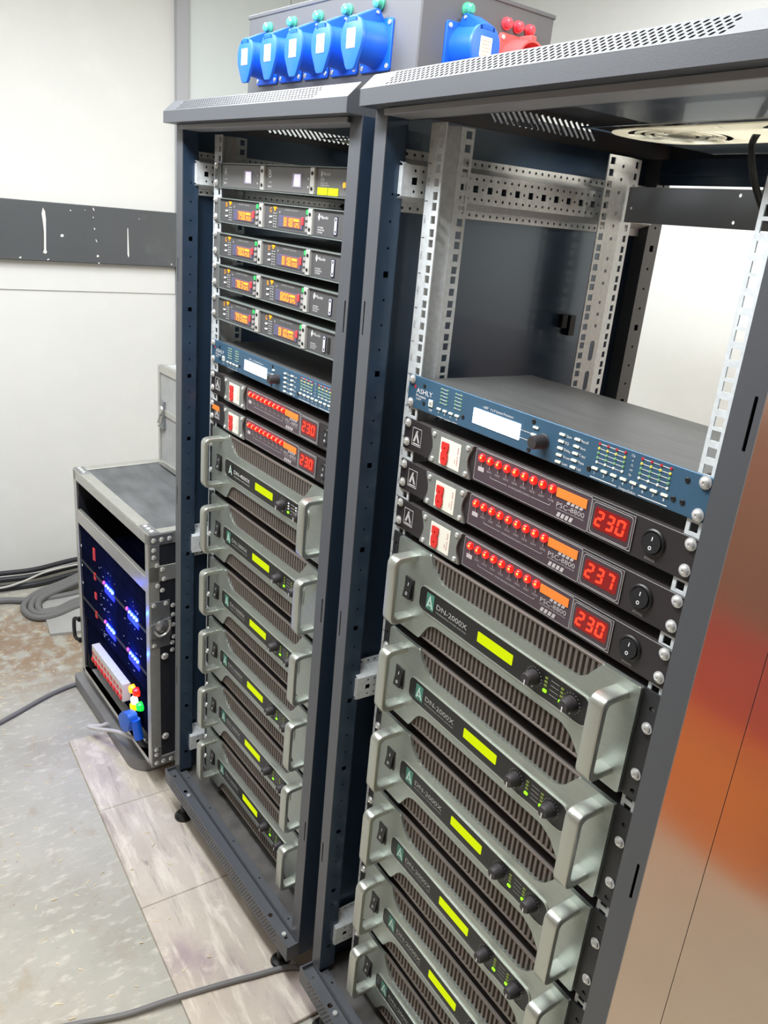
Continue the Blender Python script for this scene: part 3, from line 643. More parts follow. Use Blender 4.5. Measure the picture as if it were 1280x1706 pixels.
# ------------------------------------------------------------------ sequenced power units
def build_psc(digits, left=False):
    r = thing('power_sequencer'); z = lambda q: q / 1000.0 + 0.037; Y = -.003
    B().box(-.2413, .2413, Y, 0, 0, .0440, .0006).obj('front_panel', PANEL, r)
    B().box(-.2185, .2185, .0002, .24, .0012, .0425, .0008).obj('chassis', CHASS, r)
    b = B(); cx, cz = -.2105, z(-15); w, h = .0105, .0125
    b.slab(rect(cx - w, cx + w, cz - h, cz + h), [rect(cx - w + .0007, cx + w - .0007, cz - h + .0007, cz + h - .0007)], Y - .0004, Y)
    b.slab([(cx - .008, cz - .007), (cx - .001, cz + .009), (cx + .002, cz + .009), (cx - .0035, cz - .007)], [], Y - .0004, Y); b.slab([(cx + .0005, cz + .006), (cx + .007, cz - .007), (cx + .0035, cz - .007), (cx - .0012, cz + .002)], [], Y - .0004, Y)
    b.slab(rect(cx - .008, cx + .008, cz - .0105, cz - .009), [], Y - .0004, Y); b.obj('emblem', M('emblem_silver', (190, 190, 190), 0.5), r)
    out = [(-.176, z(6.3))] + [(-.176 + .088 * t / 8, z(6.3)) for t in range(1, 9)]
    pl = []
    for t in range(9): q = t / 8; pl.append((-.0885 - .0085 * math.sin(math.pi * q) ** 1.5, z(6.3) + (-44.0 / 1000) * q))
    pr = []
    for t in range(9): q = t / 8; pr.append((-.1775 + .0085 * math.sin(math.pi * q) ** 1.5, z(-37.7) + .044 * q))
    op = B().slab([(-.170, z(7.0))] + [(-.096, z(7.0))] + pl + [(-.096, z(-37.9)), (-.170, z(-37.9))] + pr, [], Y - .003, Y, bev=.0006).obj('outlet_plate', PLATE, r)
    for x, q in ((-.168, 1.4), (-.0975, 1.4), (-.168, -32.5), (-.0975, -32.5)): put('bolt', BOLT, ZINC, op, (x, Y - .003, z(q)))
    st = B().box(-.153, -.1105, Y - .0036, Y - .003, z(-34), z(1.5)).obj('rating_sticker', STICK, op)
    b = B(); b.text('MAX 30A', -.1155, z(-15), .0022, Y - .0038, rot=math.pi / 2, width=.024); b.text('220V~', -.120, z(-22), .0018, Y - .0038, rot=math.pi / 2); b.obj('sticker_print', REDD, st, flat=True)
    P = fillet([(-.1485, z(-3)), (-.1345, z(-3)), (-.1345, z(-13)), (-.137, z(-15)), (-.1345, z(-18)), (-.1345, z(-27)), (-.137, z(-33)), (-.146, z(-33)), (-.1485, z(-27)), (-.1485, z(-18)), (-.146, z(-15)), (-.1485, z(-13))], .0012, 3)
    b = B(); b.slab(P, [circ(-.1415, z(-11), .0016, 8), circ(-.1415, z(-25), .0016, 8)], Y - .0056, Y - .0034); b.obj('outlet_cover', REDP, op)
    b = B(); b.slab(rrect(-.0835, .1085, z(-34), z(5.2), .0015, 2), [], Y - .0006, Y); wn = b.obj('lamp_window', WINDOW, r)
    b = B(); b.slab(rrect(-.0838, .1086, z(-34.3), z(5.5), .0015, 2), [rrect(-.0832, .1080, z(-33.7), z(4.9), .0012, 2)], Y - .0008, Y); b.obj('window_edge', GREYP, wn)
    lamp = B().lathe((0, 0, 0), (0, -1, 0), [(.0052, 0), (.0052, .0012), (.0044, .003), (.0028, .0042), (0, .0047)], 14).mesh('indicator_lamp') if 'lamp' not in MESH else MESH['lamp']; MESH['lamp'] = lamp
    core = MESH.get('core') or B().lathe((.0012, -.0040, .0008), (.15, -1, .1), [(.0019, 0), (.0015, .0007), (0, .0011)], 8).mesh('lamp_core'); MESH['core'] = core
    b = B()
    for k in range(9):
        x = -.0713 + k * .01528
        lp = put('indicator_lamp', lamp, REDLED, r, (x, Y - .0006, z(-3.5)))
        put('lamp_core', core, REDCORE, lp)
        b.poly([(x - .0004, Y - .0010, z(-15)), (x + .0004, Y - .0010, z(-15)), (x + .0004, Y - .0010, z(-9.5)), (x - .0004, Y - .0010, z(-9.5))], [(0, 1, 2, 3)])
        if k: b.text('OUT%d' % k, x, z(-17.5), .0024, Y - .0010, width=.0085)
    b.slab(rrect(-.0765, -.0655, z(-21), z(-15.5), .0006, 2), [], Y - .0011, Y - .0008)
    zl = z(-24)
    for x0, x1 in ((-.053, -.022), (.020, .051)): b.poly([(x0, Y - .001, zl), (x1, Y - .001, zl), (x1, Y - .001, zl + .0006), (x0, Y - .001, zl + .0006)], [(0, 1, 2, 3)])
    for x0 in (-.053, .0504): b.poly([(x0, Y - .001, zl), (x0 + .0006, Y - .001, zl), (x0 + .0006, Y - .001, zl + .003), (x0, Y - .001, zl + .003)], [(0, 1, 2, 3)])
    b.text('POWER SEQUENCE CONTROL', 0, zl + .0003, .0022, Y - .001, width=.038)
    b.text('PSC-8800', .0605, z(-18.3), .0058, Y - .0010, 'l', .0415); b.text('PROFESSIONAL POWER SEQUENCER', .0605, z(-23.4), .0014, Y - .001, 'l', .0415)
    for k in range(4):
        x = .0625 + k * .0062
        for q0, q1 in ((-32, -26.5),): b.poly([(x, Y - .001, z(q0)), (x + .0045, Y - .001, z(q0)), (x + .0065, Y - .001, z(q1)), (x + .002, Y - .001, z(q1))], [(0, 1, 2, 3)])
        x += .012; b.poly([(x, Y - .001, z(-14)), (x + .0045, Y - .001, z(-14)), (x + .0065, Y - .001, z(-9.5)), (x + .002, Y - .001, z(-9.5))], [(0, 1, 2, 3)])
    b.obj('lettering', M('psc_print', (186, 180, 182), 0.6), r, flat=True)
    B().box(.058, .103, Y - .0014, Y - .0008, z(-10), z(0.4)).obj('orange_sticker', ORANGE, r)
    if left: B().box(-.232, -.200, Y - .0012, Y - .0006, z(-11), z(-1)).obj('orange_sticker', ORANGE, r)
    b = B(); b.slab(rrect(.1095, .1675, z(-33.5), z(4.6), .0012, 2), [], Y - .0009, Y); mt = b.obj('voltage_meter', M('meter_glass', (70, 58, 64), 0.3), r)
    b = B(); b.slab(rrect(.1115, .1650, z(-32), z(2.6), .004, 4), [rrect(.1122, .1643, z(-31.3), z(1.9), .0035, 4)], Y - .0012, Y); b.slab(rrect(.1095, .1675, z(-33.5), z(4.6), .0012, 2), [rrect(.1101, .1669, z(-32.9), z(4.0), .001, 2)], Y - .0012, Y); b.obj('meter_outline', GREYP, mt)
    B().slab(rrect(.1150, .1615, z(-26), z(-2), .003, 3), [], Y - .0012, Y - .0008).obj('meter_glow', REDWIN, mt)
    b = B()
    for k, c in enumerate(digits): b.seg7(c, .1165 + k * .0142, z(-22.5), .0108, .0175, .0026, Y - .0018)
    b.obj('digits', REDDIG, mt)
    ps = B().lathe((.192, Y, z(-14)), (0, -1, 0), [(.0142, 0), (.0142, .001), (.0128, .0022), (.0115, .0022), (.0110, .0004), (0, .0004)], 24).obj('power_switch', BLACK, r)
    fn = lambda u, v, w: (u, Y - .0022 - .0030 * (0.5 + (z(-14) - v) / .024) + w, v)
    B().slab(circ(.192, z(-14), .0106, 20), [], 0.0, .003, fn=fn).obj('rocker', M('rocker_black', (34, 35, 38), 0.35), ps)
    b = B(); b.slab(rect(.1915, .1925, z(-11.5), z(-7.5)), [], -.0002, .0001, fn=fn); b.slab(circ(.192, z(-19), .0020, 10), [circ(.192, z(-19), .0012, 10)], -.0002, .0001, fn=fn); b.obj('switch_marks', WHITE, ps)
    B().text('POWER', .192, z(-32), .0028, Y - .0003, width=.0125).obj('switch_caption', GREYP, r, flat=True)
    for s in (-1, 1):
        for q in (0.5, -26.5): put('screw', SCREW, ZINC, r, (s * .2325, Y, z(q)))
    return r
MESH = {}
for zz, dg, lab in ((-.0655, '230', 'black power sequencer reading 230, just under the blue processor of the right rack'),
                    (-.1253, '237', 'black power sequencer with red lamps and a meter reading 237'),
                    (-.1835, '230', 'black power sequencer reading 230, just above the amplifiers of the right rack')):
    tag(pose_right(build_psc(dg), zz - .037), lab, 'power unit', 'power sequencers in the right rack')
for zz, dg, lf, lab in ((-.1253, '230', False, 'black power sequencer with red lamps just under the blue processor of the left rack'),
                        (-.1843, '230', True, 'black power sequencer of the left rack with an orange sticker at its far left end')):
    tag(pose_left(build_psc(dg, lf), zz - .037), lab, 'power unit', 'power sequencers in the left rack')

# ------------------------------------------------------------------ blue signal processors
def build_ash():
    r = thing('audio_processor'); z = lambda q: q / 1000.0 + 0.038; Y = -.003
    B().box(-.2413, .2413, Y, 0, 0, .0440, .0006).obj('front_panel', ASHB, r)
    B().box(-.219, .219, .0002, .205, .0010, .0405, .0008).obj('chassis', M('processor_lid', (104, 104, 104), 0.42, 0.35, var=0.14, vscale=14, stretch=(1, 12, 1)), r)
    B().slab(rrect(-.099, -.014, z(-27), z(-8), .0008, 2), [], Y - .0010, Y).obj('display', LCDW, r)
    b = B(); b.text('ASHLY', -.2215, z(-12.5), .0066, Y - .0004, 'l', .036); b.text('Protea', -.2215, z(-19.2), .0040, Y - .0004, 'l', .022); b.text('4.8SP', -.2215, z(-23.8), .0026, Y - .0004, 'l', .012)
    b.text('4.8SP   4 x 8 System Processor', -.055, z(-3.4), .0030, Y - .0004, width=.055)
    b.text('USB', -.187, z(-32.5), .0028, Y - .0004)
    b.text('InputSelect', -.149, z(-36.6), .0022, Y - .0004, width=.015); b.text('OutputSelect', .149, z(-35.2), .0030, Y - .0004, width=.022)
    def hl(x0, x1, q, t=.0005): b.poly([(x0, Y - .0004, z(q) - t), (x1, Y - .0004, z(q) - t), (x1, Y - .0004, z(q) + t), (x0, Y - .0004, z(q) + t)], [(0, 1, 2, 3)])
    hl(-.170, -.159, -36.6, .0003); hl(-.139, -.128, -36.6, .0003); hl(.099, .135, -35.2); hl(.163, .198, -35.2); hl(-.014, .014, -14, .0003); hl(-.014, .014, -23, .0003)
    for k, c in enumerate('ABCD'): b.text(c, -.1686 + k * .01277, z(-31), .0028, Y - .0004)
    for k in range(8): b.text(str(k + 1), .1038 + k * .01271, z(-30), .0034, Y - .0004)
    for k, (a, c) in enumerate((('Gain', 'Recall'), ('EQ', 'Save'), ('Delay', 'Copy'), ('Xover', 'Mute'), ('Limit', 'Util'))):
        b.text(a, .0575, z(-2.6 - 7.75 * k), .0030, Y - .0004, 'l'); b.text(c, .0795, z(-2.2 - 7.75 * k), .0030, Y - .0004, 'l')
    for row in range(5):
        q = 1.5 - 4.95 * row
        hl(.104, .138, q, .00035); hl(.159, .194, q, .00035); b.text(('Clip', '-6', '-12', '-24', 'Sig')[row], .1487, z(q), .0022, Y - .0004)
        hl(-.169, -.153, 0.5 - 4.6 * row, .00035); hl(-.139, -.124, 0.5 - 4.6 * row, .00035)
    tag(b.obj('lettering', WHITE, r, flat=True), kind='stuff')
    for nm, row, mt in (('clip_leds', 0, REDD), ('warning_leds', 1, YELD), ('level_leds', 2, GRND), ('level_leds', 3, GRND), ('signal_leds', 4, BTN)):
        b = B(); q = 1.5 - 4.95 * row
        for k in range(4):
            for x in (.1045 + k * .0113, .160 + k * .0113): b.lathe((x, Y, z(q)), (0, -1, 0), [(.0016, 0), (.0014, .0008), (0, .0012)], 8)
        tag(b.obj(nm, mt, r), kind='stuff')
    b = B()
    for row in range(5):
        for k in range(2):
            for x in (-.1665 + k * .012, -.1365 + k * .010): b.lathe((x, Y, z(0.5 - 4.6 * row)), (0, -1, 0), [(.0014, 0), (.0012, .0008), (0, .001)], 6)
    tag(b.obj('input_leds', GRND, r), kind='stuff')
    bt = B().slab(rrect(-.0042, .0042, -.0013, .0013, .0009, 2), [], -.0014, 0).mesh('button'); bt.materials.append(BTN)
    for k in range(4): put('button', bt, None, r, (-.1686 + k * .01277, Y, z(-26.5)))
    for k in range(8): put('button', bt, None, r, (.1038 + k * .01271, Y, z(-25.2)))
    for k in range(5):
        put('button', bt, None, r, (.0515, Y, z(-2.6 - 7.75 * k))); put('button', bt, None, r, (.0740, Y, z(-2.2 - 7.75 * k)))
    put('button', bt, None, r, (.0105, Y, z(-5.5))); put('button', bt, None, r, (.0085, Y, z(-14.2)))
    kb = B(); prof = [(.0092, 0), (.0092, .001), (.0084, .0016), (.0076, .0165), (.0068, .018), (0, .0182)]; kb.lathe((.0245, Y, z(-18)), (0, -1, 0), prof, 28); kb.obj('dial_knob', KNOB, r)
    us = B().box(-.1915, -.1825, Y - .0012, Y, z(-28), z(-19)).obj('usb_port', BTN, r); B().box(-.1895, -.1845, Y - .0016, Y - .0010, z(-26), z(-21.5)).obj('port_opening', GREYP, us)
    b = B(); b.slab([(-.2278, z(-8.2)), (-.2248, z(-5.8)), (-.2228, z(-9.2)), (-.2252, z(-11))], [], Y - .0005, Y); b.obj('red_mark', REDD, r)
    for x, q in ((.2134, -3.7), (.2028, -25.7), (.2131, -25.8), (.0054, .4), (.0039, -33.3), (-.205, -4), (-.203, -27), (-.119, -25), (.0955, -28)): put('panel_screw', DBOLT, BLACK, r, (x, Y, z(q)))
    for s in (-1, 1):
        for q in (0, -31.75): put('screw', SCREW, ZINC, r, (s * .2325, Y, z(q)))
    return r
ash = pose_right(build_ash(), -.004 - .038); tag(ash, 'blue audio processor with a white screen and black dial, in the right rack', 'audio processor', 'blue audio processors')
a2 = pose_left(copy_tree(ash), -.0615 - .038); tag(a2, 'blue audio processor with a white screen, in the left rack under the receivers', 'audio processor', 'blue audio processors')

# ------------------------------------------------------------------ wireless receivers (left rack)
def rx_frame(r):
    Y = -.004
    for s in (-1, 1): B().box(min(s * .2413, s * .2075), max(s * .2413, s * .2075), -.003, 0, 0, .0425, .0005).obj('rack_ear', RECF, r)
    b = B(); b.box(-.2085, .2085, -.008, .20, .0408, .0424); b.obj('top_plate', RECR, r)
    b = B(); b.box(-.2085, .2085, -.008, .20, 0, .0016); b.obj('bottom_plate', RECR, r)
    b = B(); b.box(-.2085, -.2065, -.008, .20, .0016, .0408); b.obj('side_plate', RECR, r)
    b = B(); b.box(.2065, .2085, -.008, .20, .0016, .0408); b.obj('side_plate', RECR, r)
    for x0, x1 in ((-.0548, -.0420), (.1045, .1168)):
        d = B().box(x0, x1, -.0095, 0, .0020, .0404, .0008).obj('divider', SILV, r)
        for q in (.010, .032): put('divider_screw', DBOLT, BLACK, d, ((x0 + x1) / 2, -.0095, q))
    for s in (-1, 1):
        for q in (.0385, .0085): put('screw', SCREW, ZINC, r, (s * .2335, -.003, q))
def build_rx(l1, f1, l2, f2, last=False):
    r = thing('wireless_receiver'); rx_frame(r); Y = -.005
    for x0, x1, let, fr in ((-.2062, -.0550, l1, f1), (-.0418, .1043, l2, f2)):
        m = B().box(x0, x1, Y, .19, .0020, .0404, .0006).obj('receiver_module', RECM, r)
        B().text(let, x0 + .0225, .0320, .0080, Y - .0008, width=.0056).obj('channel_letter', ORLET, m, flat=True)
        B().slab([(x0 + .030, .0375), (x0 + .041, .0375), (x0 + .041, .035), (x0 + .037, .0335), (x0 + .037, .031), (x0 + .034, .031), (x0 + .034, .0335)], [], Y - .0008, Y).obj('antenna_symbol', ORLET, m)
        ds = B().box(x0 + .050, x0 + .1265, Y - .0010, Y, .0070, .0255, .0006).obj('frequency_display', RECD, m)
        B().box(x0 + .066, x0 + .122, Y - .0013, Y - .0008, .0085, .0245).obj('backlight', ORBACK, ds)
        b = B()
        for k, c in enumerate(fr[:3]): b.seg7(c, x0 + .069 + k * .0098, .0098, .0074, .0130, .0017, Y - .0019, 0.0)
        for k, c in enumerate(fr[3:]): b.seg7(c, x0 + .0995 + k * .0062, .0098, .0046, .0066, .0011, Y - .0019, 0.0)
        b.slab(rect(x0 + .0995, x0 + .116, .0185, .0225), [], Y - .0019, Y - .0015)
        b.obj('digits', ORDIG, ds)
        B().box(x0 + .1225, x0 + .1290, Y - .0016, Y, .0145, .0265, .0006).obj('red_tab', REDTAB, m)
        B().box(x0 + .1355, x0 + .1435, Y - .0016, Y, .0305, .0385, .0008).obj('green_button', GRB, m)
        for q in (.0255, .0165, .0075):
            B().slab(rrect(x0 + .1345, x0 + .1430, q - .0026, q + .0026, .0015, 2), [], Y - .0014, Y).obj('menu_button', M('rx_button', (150, 146, 146), 0.5), m)
        for q in (.0215, .0125): B().slab(rrect(x0 + .0185, x0 + .0268, q - .0013, q + .0013, .0010, 2), [], Y - .0012, Y).obj('mode_key', WHITE, m)
        b = B()
        for i in range(2):
            for j in range(6): b.slab(rrect(x0 + .0310 + i * .0068, x0 + .0350 + i * .0068, .0055 + j * .0042, .0073 + j * .0042, .0005, 1), [], Y - .0006, Y)
        b.text('DIVERSITY RECEIVER', x0 + .090, .0345, .0026, Y - .0006, width=.042); b.slab(circ(x0 + .052, .0298, .0016, 6), [], Y - .0006, Y)
        tag(b.obj('small_markings', GREYP, m), kind='stuff')
    m = B().box(.1170, .2062, Y, .19, .0020, .0404, .0006).obj('brand_module', RECM, r)
    b = B(); b.slab([(.1285, .0300), (.1315, .0355), (.1345, .0300), (.1315, .0245)], [[(.1303, .0300), (.1315, .0325), (.1327, .0300), (.1315, .0275)]], Y - .0006, Y)
    b.text('MBsomfer', .1365, .0302, .0048, Y - .0006, 'l', .021)
    for k in range(3): b.text(('UHF WIRELESS', 'MICROPHONE', 'SYSTEM')[k], .1290, .0150 - k * .0036, .0024, Y - .0006, 'l', (.016, .019, .014)[k])
    b.obj('lettering', M('rx_print', (214, 214, 214), 0.6), m, flat=True)
    x = .1795 if not last else .1700
    pt = B().slab(rrect(x - .0042, x + .0042, .0065, .0330, .001, 2), [], Y - .0012, Y).obj('port', M('port_navy', (26, 32, 62), 0.4), m)
    b = B(); b.slab(rrect(x - .0028, x + .0032, .0080, .0318, .001, 2), [rrect(x - .0017, x + .0021, .0092, .0306, .0008, 2)], Y - .0016, Y - .0010); b.box(x - .0009, x + .0013, Y - .0016, Y - .001, .0135, .0265); b.obj('port_outline', WHITE, pt)
    if last: B().box(.1785, .1865, Y - .0006, Y, .0070, .0320).obj('port_recess', BLACK, m)
    return r
for i, (zz, a, f1, c, f2, wh) in enumerate(((.203, 'B', '798350', 'G', '818125', 'uppermost'), (.1425, 'G', '780250', 'D', '818350', 'second'), (.0850, 'D', '783525', 'B', '800325', 'third'), (.0263, 'E', '793850', 'G', '810225', 'lowest'))):
    o = pose_left(build_rx(a, f1, c, f2, i == 3), zz - .0385)
    tag(o, 'dark wireless receiver with orange digits %s and %s, %s of four' % (f1[:3], f2[:3], wh), 'receiver', 'wireless receivers in the left rack')
def build_rx0():
    r = thing('antenna_distributor'); rx_frame(r); Y = -.005
    g = M('distributor_front', (112, 112, 112), 0.5)
    for x0, x1, let in ((-.2062, -.0550, 'A'), (-.0418, .1043, 'B')):
        m = B().box(x0, x1, Y, .19, .0020, .0404, .0006).obj('front_module', g, r)
        B().text(let, x0 + .0150, .0288, .0120, Y - .0005, width=.0085).obj('channel_letter', WHITE, m, flat=True)
        b = B(); b.text('STATUS', x0 + .0160, .0155, .0024, Y - .0005, 'c', .010); b.text('INFO', x0 + .0175, .0090, .0028, Y - .0005, 'c', .008); b.slab(circ(x0 + .0105, .0090, .0015, 6), [], Y - .0006, Y)
        tag(b.obj('lettering', WHITE, m, flat=True), kind='stuff')
        for q in (.024, .012): B().slab([(x0 + .134, q - .002), (x0 + .137, q), (x0 + .134, q + .002)], [], Y - .0006, Y).obj('menu_arrow', WHITE, m)
        s = B().box(x0 + .086, x0 + .116, Y - .0008, Y, .0095, .0315, .0005).obj('status_screen', M('screen_glass', (150, 144, 160), 0.3), m)
        B().box(x0 + .093, x0 + .112, Y - .0012, Y - .0007, .0120, .0295).obj('lit_field', SCRW, s)
    m = B().box(.1170, .2062, Y, .19, .0020, .0404, .0006).obj('brand_module', g, r)
    b = B(); b.slab([(.1290, .0320), (.1315, .0370), (.1340, .0320), (.1315, .0270)], [[(.1305, .0320), (.1315, .0342), (.1325, .0320), (.1315, .0298)]], Y - .0006, Y); b.text('MBsomfer', .1360, .0322, .0044, Y - .0006, 'l', .020); b.text('U2A', .1290, .0245, .0042, Y - .0006, 'l'); b.text('DIGITAL UHF', .1290, .0195, .0026, Y - .0006, 'l', .020); b.text('ANTENNA SYSTEM', .1290, .0160, .0024, Y - .0006, 'l', .024); b.obj('lettering', WHITE, m, flat=True)
    for x in (.1225, .1520): B().box(x, x + .0275, Y - .0010, Y - .0004, .0025, .0130).obj('yellow_sticker', YSTK, m)
    B().cyl((.197, Y, .018), (0, -1, 0), .004, .003, 14).obj('power_button', M('amber_button', (236, 176, 60), 0.4, emit=(236, 176, 60), es=0.4), m)
    return r
tag(pose_left(build_rx0(), .262 - .0385), 'grey antenna unit marked A and B, top of the left rack, with two yellow stickers', 'antenna unit')
# cables crossing behind the uppermost receivers
def ltube(pts, rad, n=8): return B().tube([Lw(*p) for p in pts], rad, n)
for k, (dx, lab) in enumerate(((0, 'nearest'), (.012, 'middle'), (.024, 'farthest'))):
    o = ltube([(.08 + dx, .07 + dx, .213), (.115 + dx, .06 + dx, .207), (.15 + dx, .055 + dx, .198), (.19, .06 + dx, .19)], .004)
    tag(o.obj('antenna_cable', RUBBER), 'black antenna cable seen in the gap under the A and B unit, %s of three' % lab, 'cable', 'antenna cables in the left rack')

# ------------------------------------------------------------------ power distribution box on the left rack
def build_box():
    zt = .3618
    r = thing('power_distribution_box'); z = lambda q: q / 1000.0 - zt; X0, X1, Y0, Y1 = -.230, .262, .052, .306
    B().box(X0, X1, Y0, Y1, 0.004, z(509), .002).obj('body', BOXG, r)
    b = B(); b.box(X0 - .0015, X1 + .0015, Y0 - .0015, Y1 + .0015, z(504), z(510.5), .001); b.obj('cover_edge', BOXG, r)
    for x in (X0 + .03, X1 - .03):
        for y in (Y0 + .03, Y1 - .03): B().cyl((x, y, 0), (0, 0, 1), .010, .004, 12).obj('rubber_foot', BLACK, r)
    def socket(mat, lidmat, ang=True):
        """faces -y, flange centre at origin of xz; returns builder list"""
        parts = []
        h = rrect(-.0362, .0362, -.033, .033, .004, 3)
        b = B(); b.slab(h, [], -.0035, 0, bev=.0008); parts.append(('flange', b, mat))
        b = B(); b.lathe((0, -.0035, .002), (0, -1, 0), [(.0300, 0), (.0290, .004), (.0268, .036), (.0268, .0385)], 26); parts.append(('barrel', b, mat))
        # hinged flap with tongue
        P = []
        for k in range(17):
            a = math.radians(-28 + k * 236.0 / 16); P.append((.0272 * math.cos(a), .004 + .0272 * math.sin(a)))
        P += [(-.0125, -.0315), (-.008, -.0365), (.008, -.0365), (.0125, -.0315)]
        b = B(); b.slab(P, [], -.0465, -.0412, bev=.0012, seg=2); parts.append(('flap', b, lidmat))
        b = B()
        for x in (-.0135, .0095): b.slab([(-.0035, .024), (-.0035, .034), (-.010, .0425), (-.015, .0435), (-.0465, .0275), (-.0465, .022)], [], x, x + .004, 'yz')
        b.slab([(-.013, .0435), (-.017, .0430), (-.0470, .0285), (-.0470, .0235), (-.013, .0395)], [], -.0095, .0095, 'yz'); parts.append(('hinge', b, mat))
        b = B(); b.cyl((-.0155, -.0145, .0385), (1, 0, 0), .0022, .031, 10); parts.append(('hinge_pin', b, ZINC))
        b = B(); b.box(-.0105, .0105, -.0472, -.0464, -.010, .0145); parts.append(('label', b, STICK))
        b = B()
        for k in range(5): b.box(-.008, .008 - .002 * (k % 2), -.0475, -.0471, -.0075 + k * .0042, -.0068 + k * .0042)
        parts.append(('label_print', b, M('label_ink', (196, 176, 150), 0.7)))
        return parts
    made = [(n, b.mesh(n), m) for n, b, m in socket(BLUED, BLUE)]
    def place(made, loc, rot, name):
        root = None; lab = None
        for n, me, m in made:
            if root is None:
                root = put(name, me, m, r, loc, rot)
                for x in (-.030, .030):
                    for q in (-.027, .027): put('flange_screw', BOLT, ZINC, root, (x, -.0035, q))
            else: put(n, me, m, root)
        return root
    for k in range(5):
        x = -.153 + k * .08025
        place(made, (x, Y0, z(431)), None, 'blue_socket')
        b = B(); b.lathe((0, 0, 0), (0, -1, 0), [(.0095, 0), (.0095, .003), (.0078, .0032), (.0072, .010), (.0045, .0125), (0, .0128)], 16); b.obj('indicator_lamp', GREENP, r, (x + .001, Y0, z(484)))
    rz = (0, 0, math.pi / 2)
    place(made, (X1, .132, z(431)), rz, 'blue_socket')
    b = B(); b.lathe((0, 0, 0), (1, 0, 0), [(.0095, 0), (.0095, .003), (.0078, .0032), (.0072, .010), (.0045, .0125), (0, .0128)], 16); b.obj('indicator_lamp', GREENP, r, (X1, .131, z(482)))
    for y in (.207, .230, .254):
        b = B(); b.lathe((0, 0, 0), (1, 0, 0), [(.0085, 0), (.0085, .003), (.0072, .0032), (.0066, .009), (.004, .0112), (0, .0115)], 16); b.obj('indicator_lamp', REDLP, r, (X1, y, z(480)))
    # red round outlet without flap
    b = B(); b.slab(rrect(-.036, .036, -.036, .036, .005, 3), [], -.004, 0, bev=.001); rs = b.obj('red_socket', REDS, r, (X1, .232, z(432)), )
    rs.rotation_euler = rz
    b = B(); b.lathe((0, -.004, 0), (0, -1, 0), [(.032, 0), (.031, .01), (.028, .030), (.0285, .034), (.0255, .034), (.0245, .012), (0, .012)], 28); b.box(-.006, .006, -.036, -.012, .027, .0345, .001); b.obj('collar', REDS, rs)
    for x in (-.030, .030):
        for q in (-.030, .030): put('flange_screw', BOLT, ZINC, rs, (x, -.004, q))
    r.location = Lw(0, 0, zt); r.rotation_euler = LROT
    return r
tag(build_box(), 'grey power distribution box with blue flap sockets and one red socket on the left rack', 'socket box')

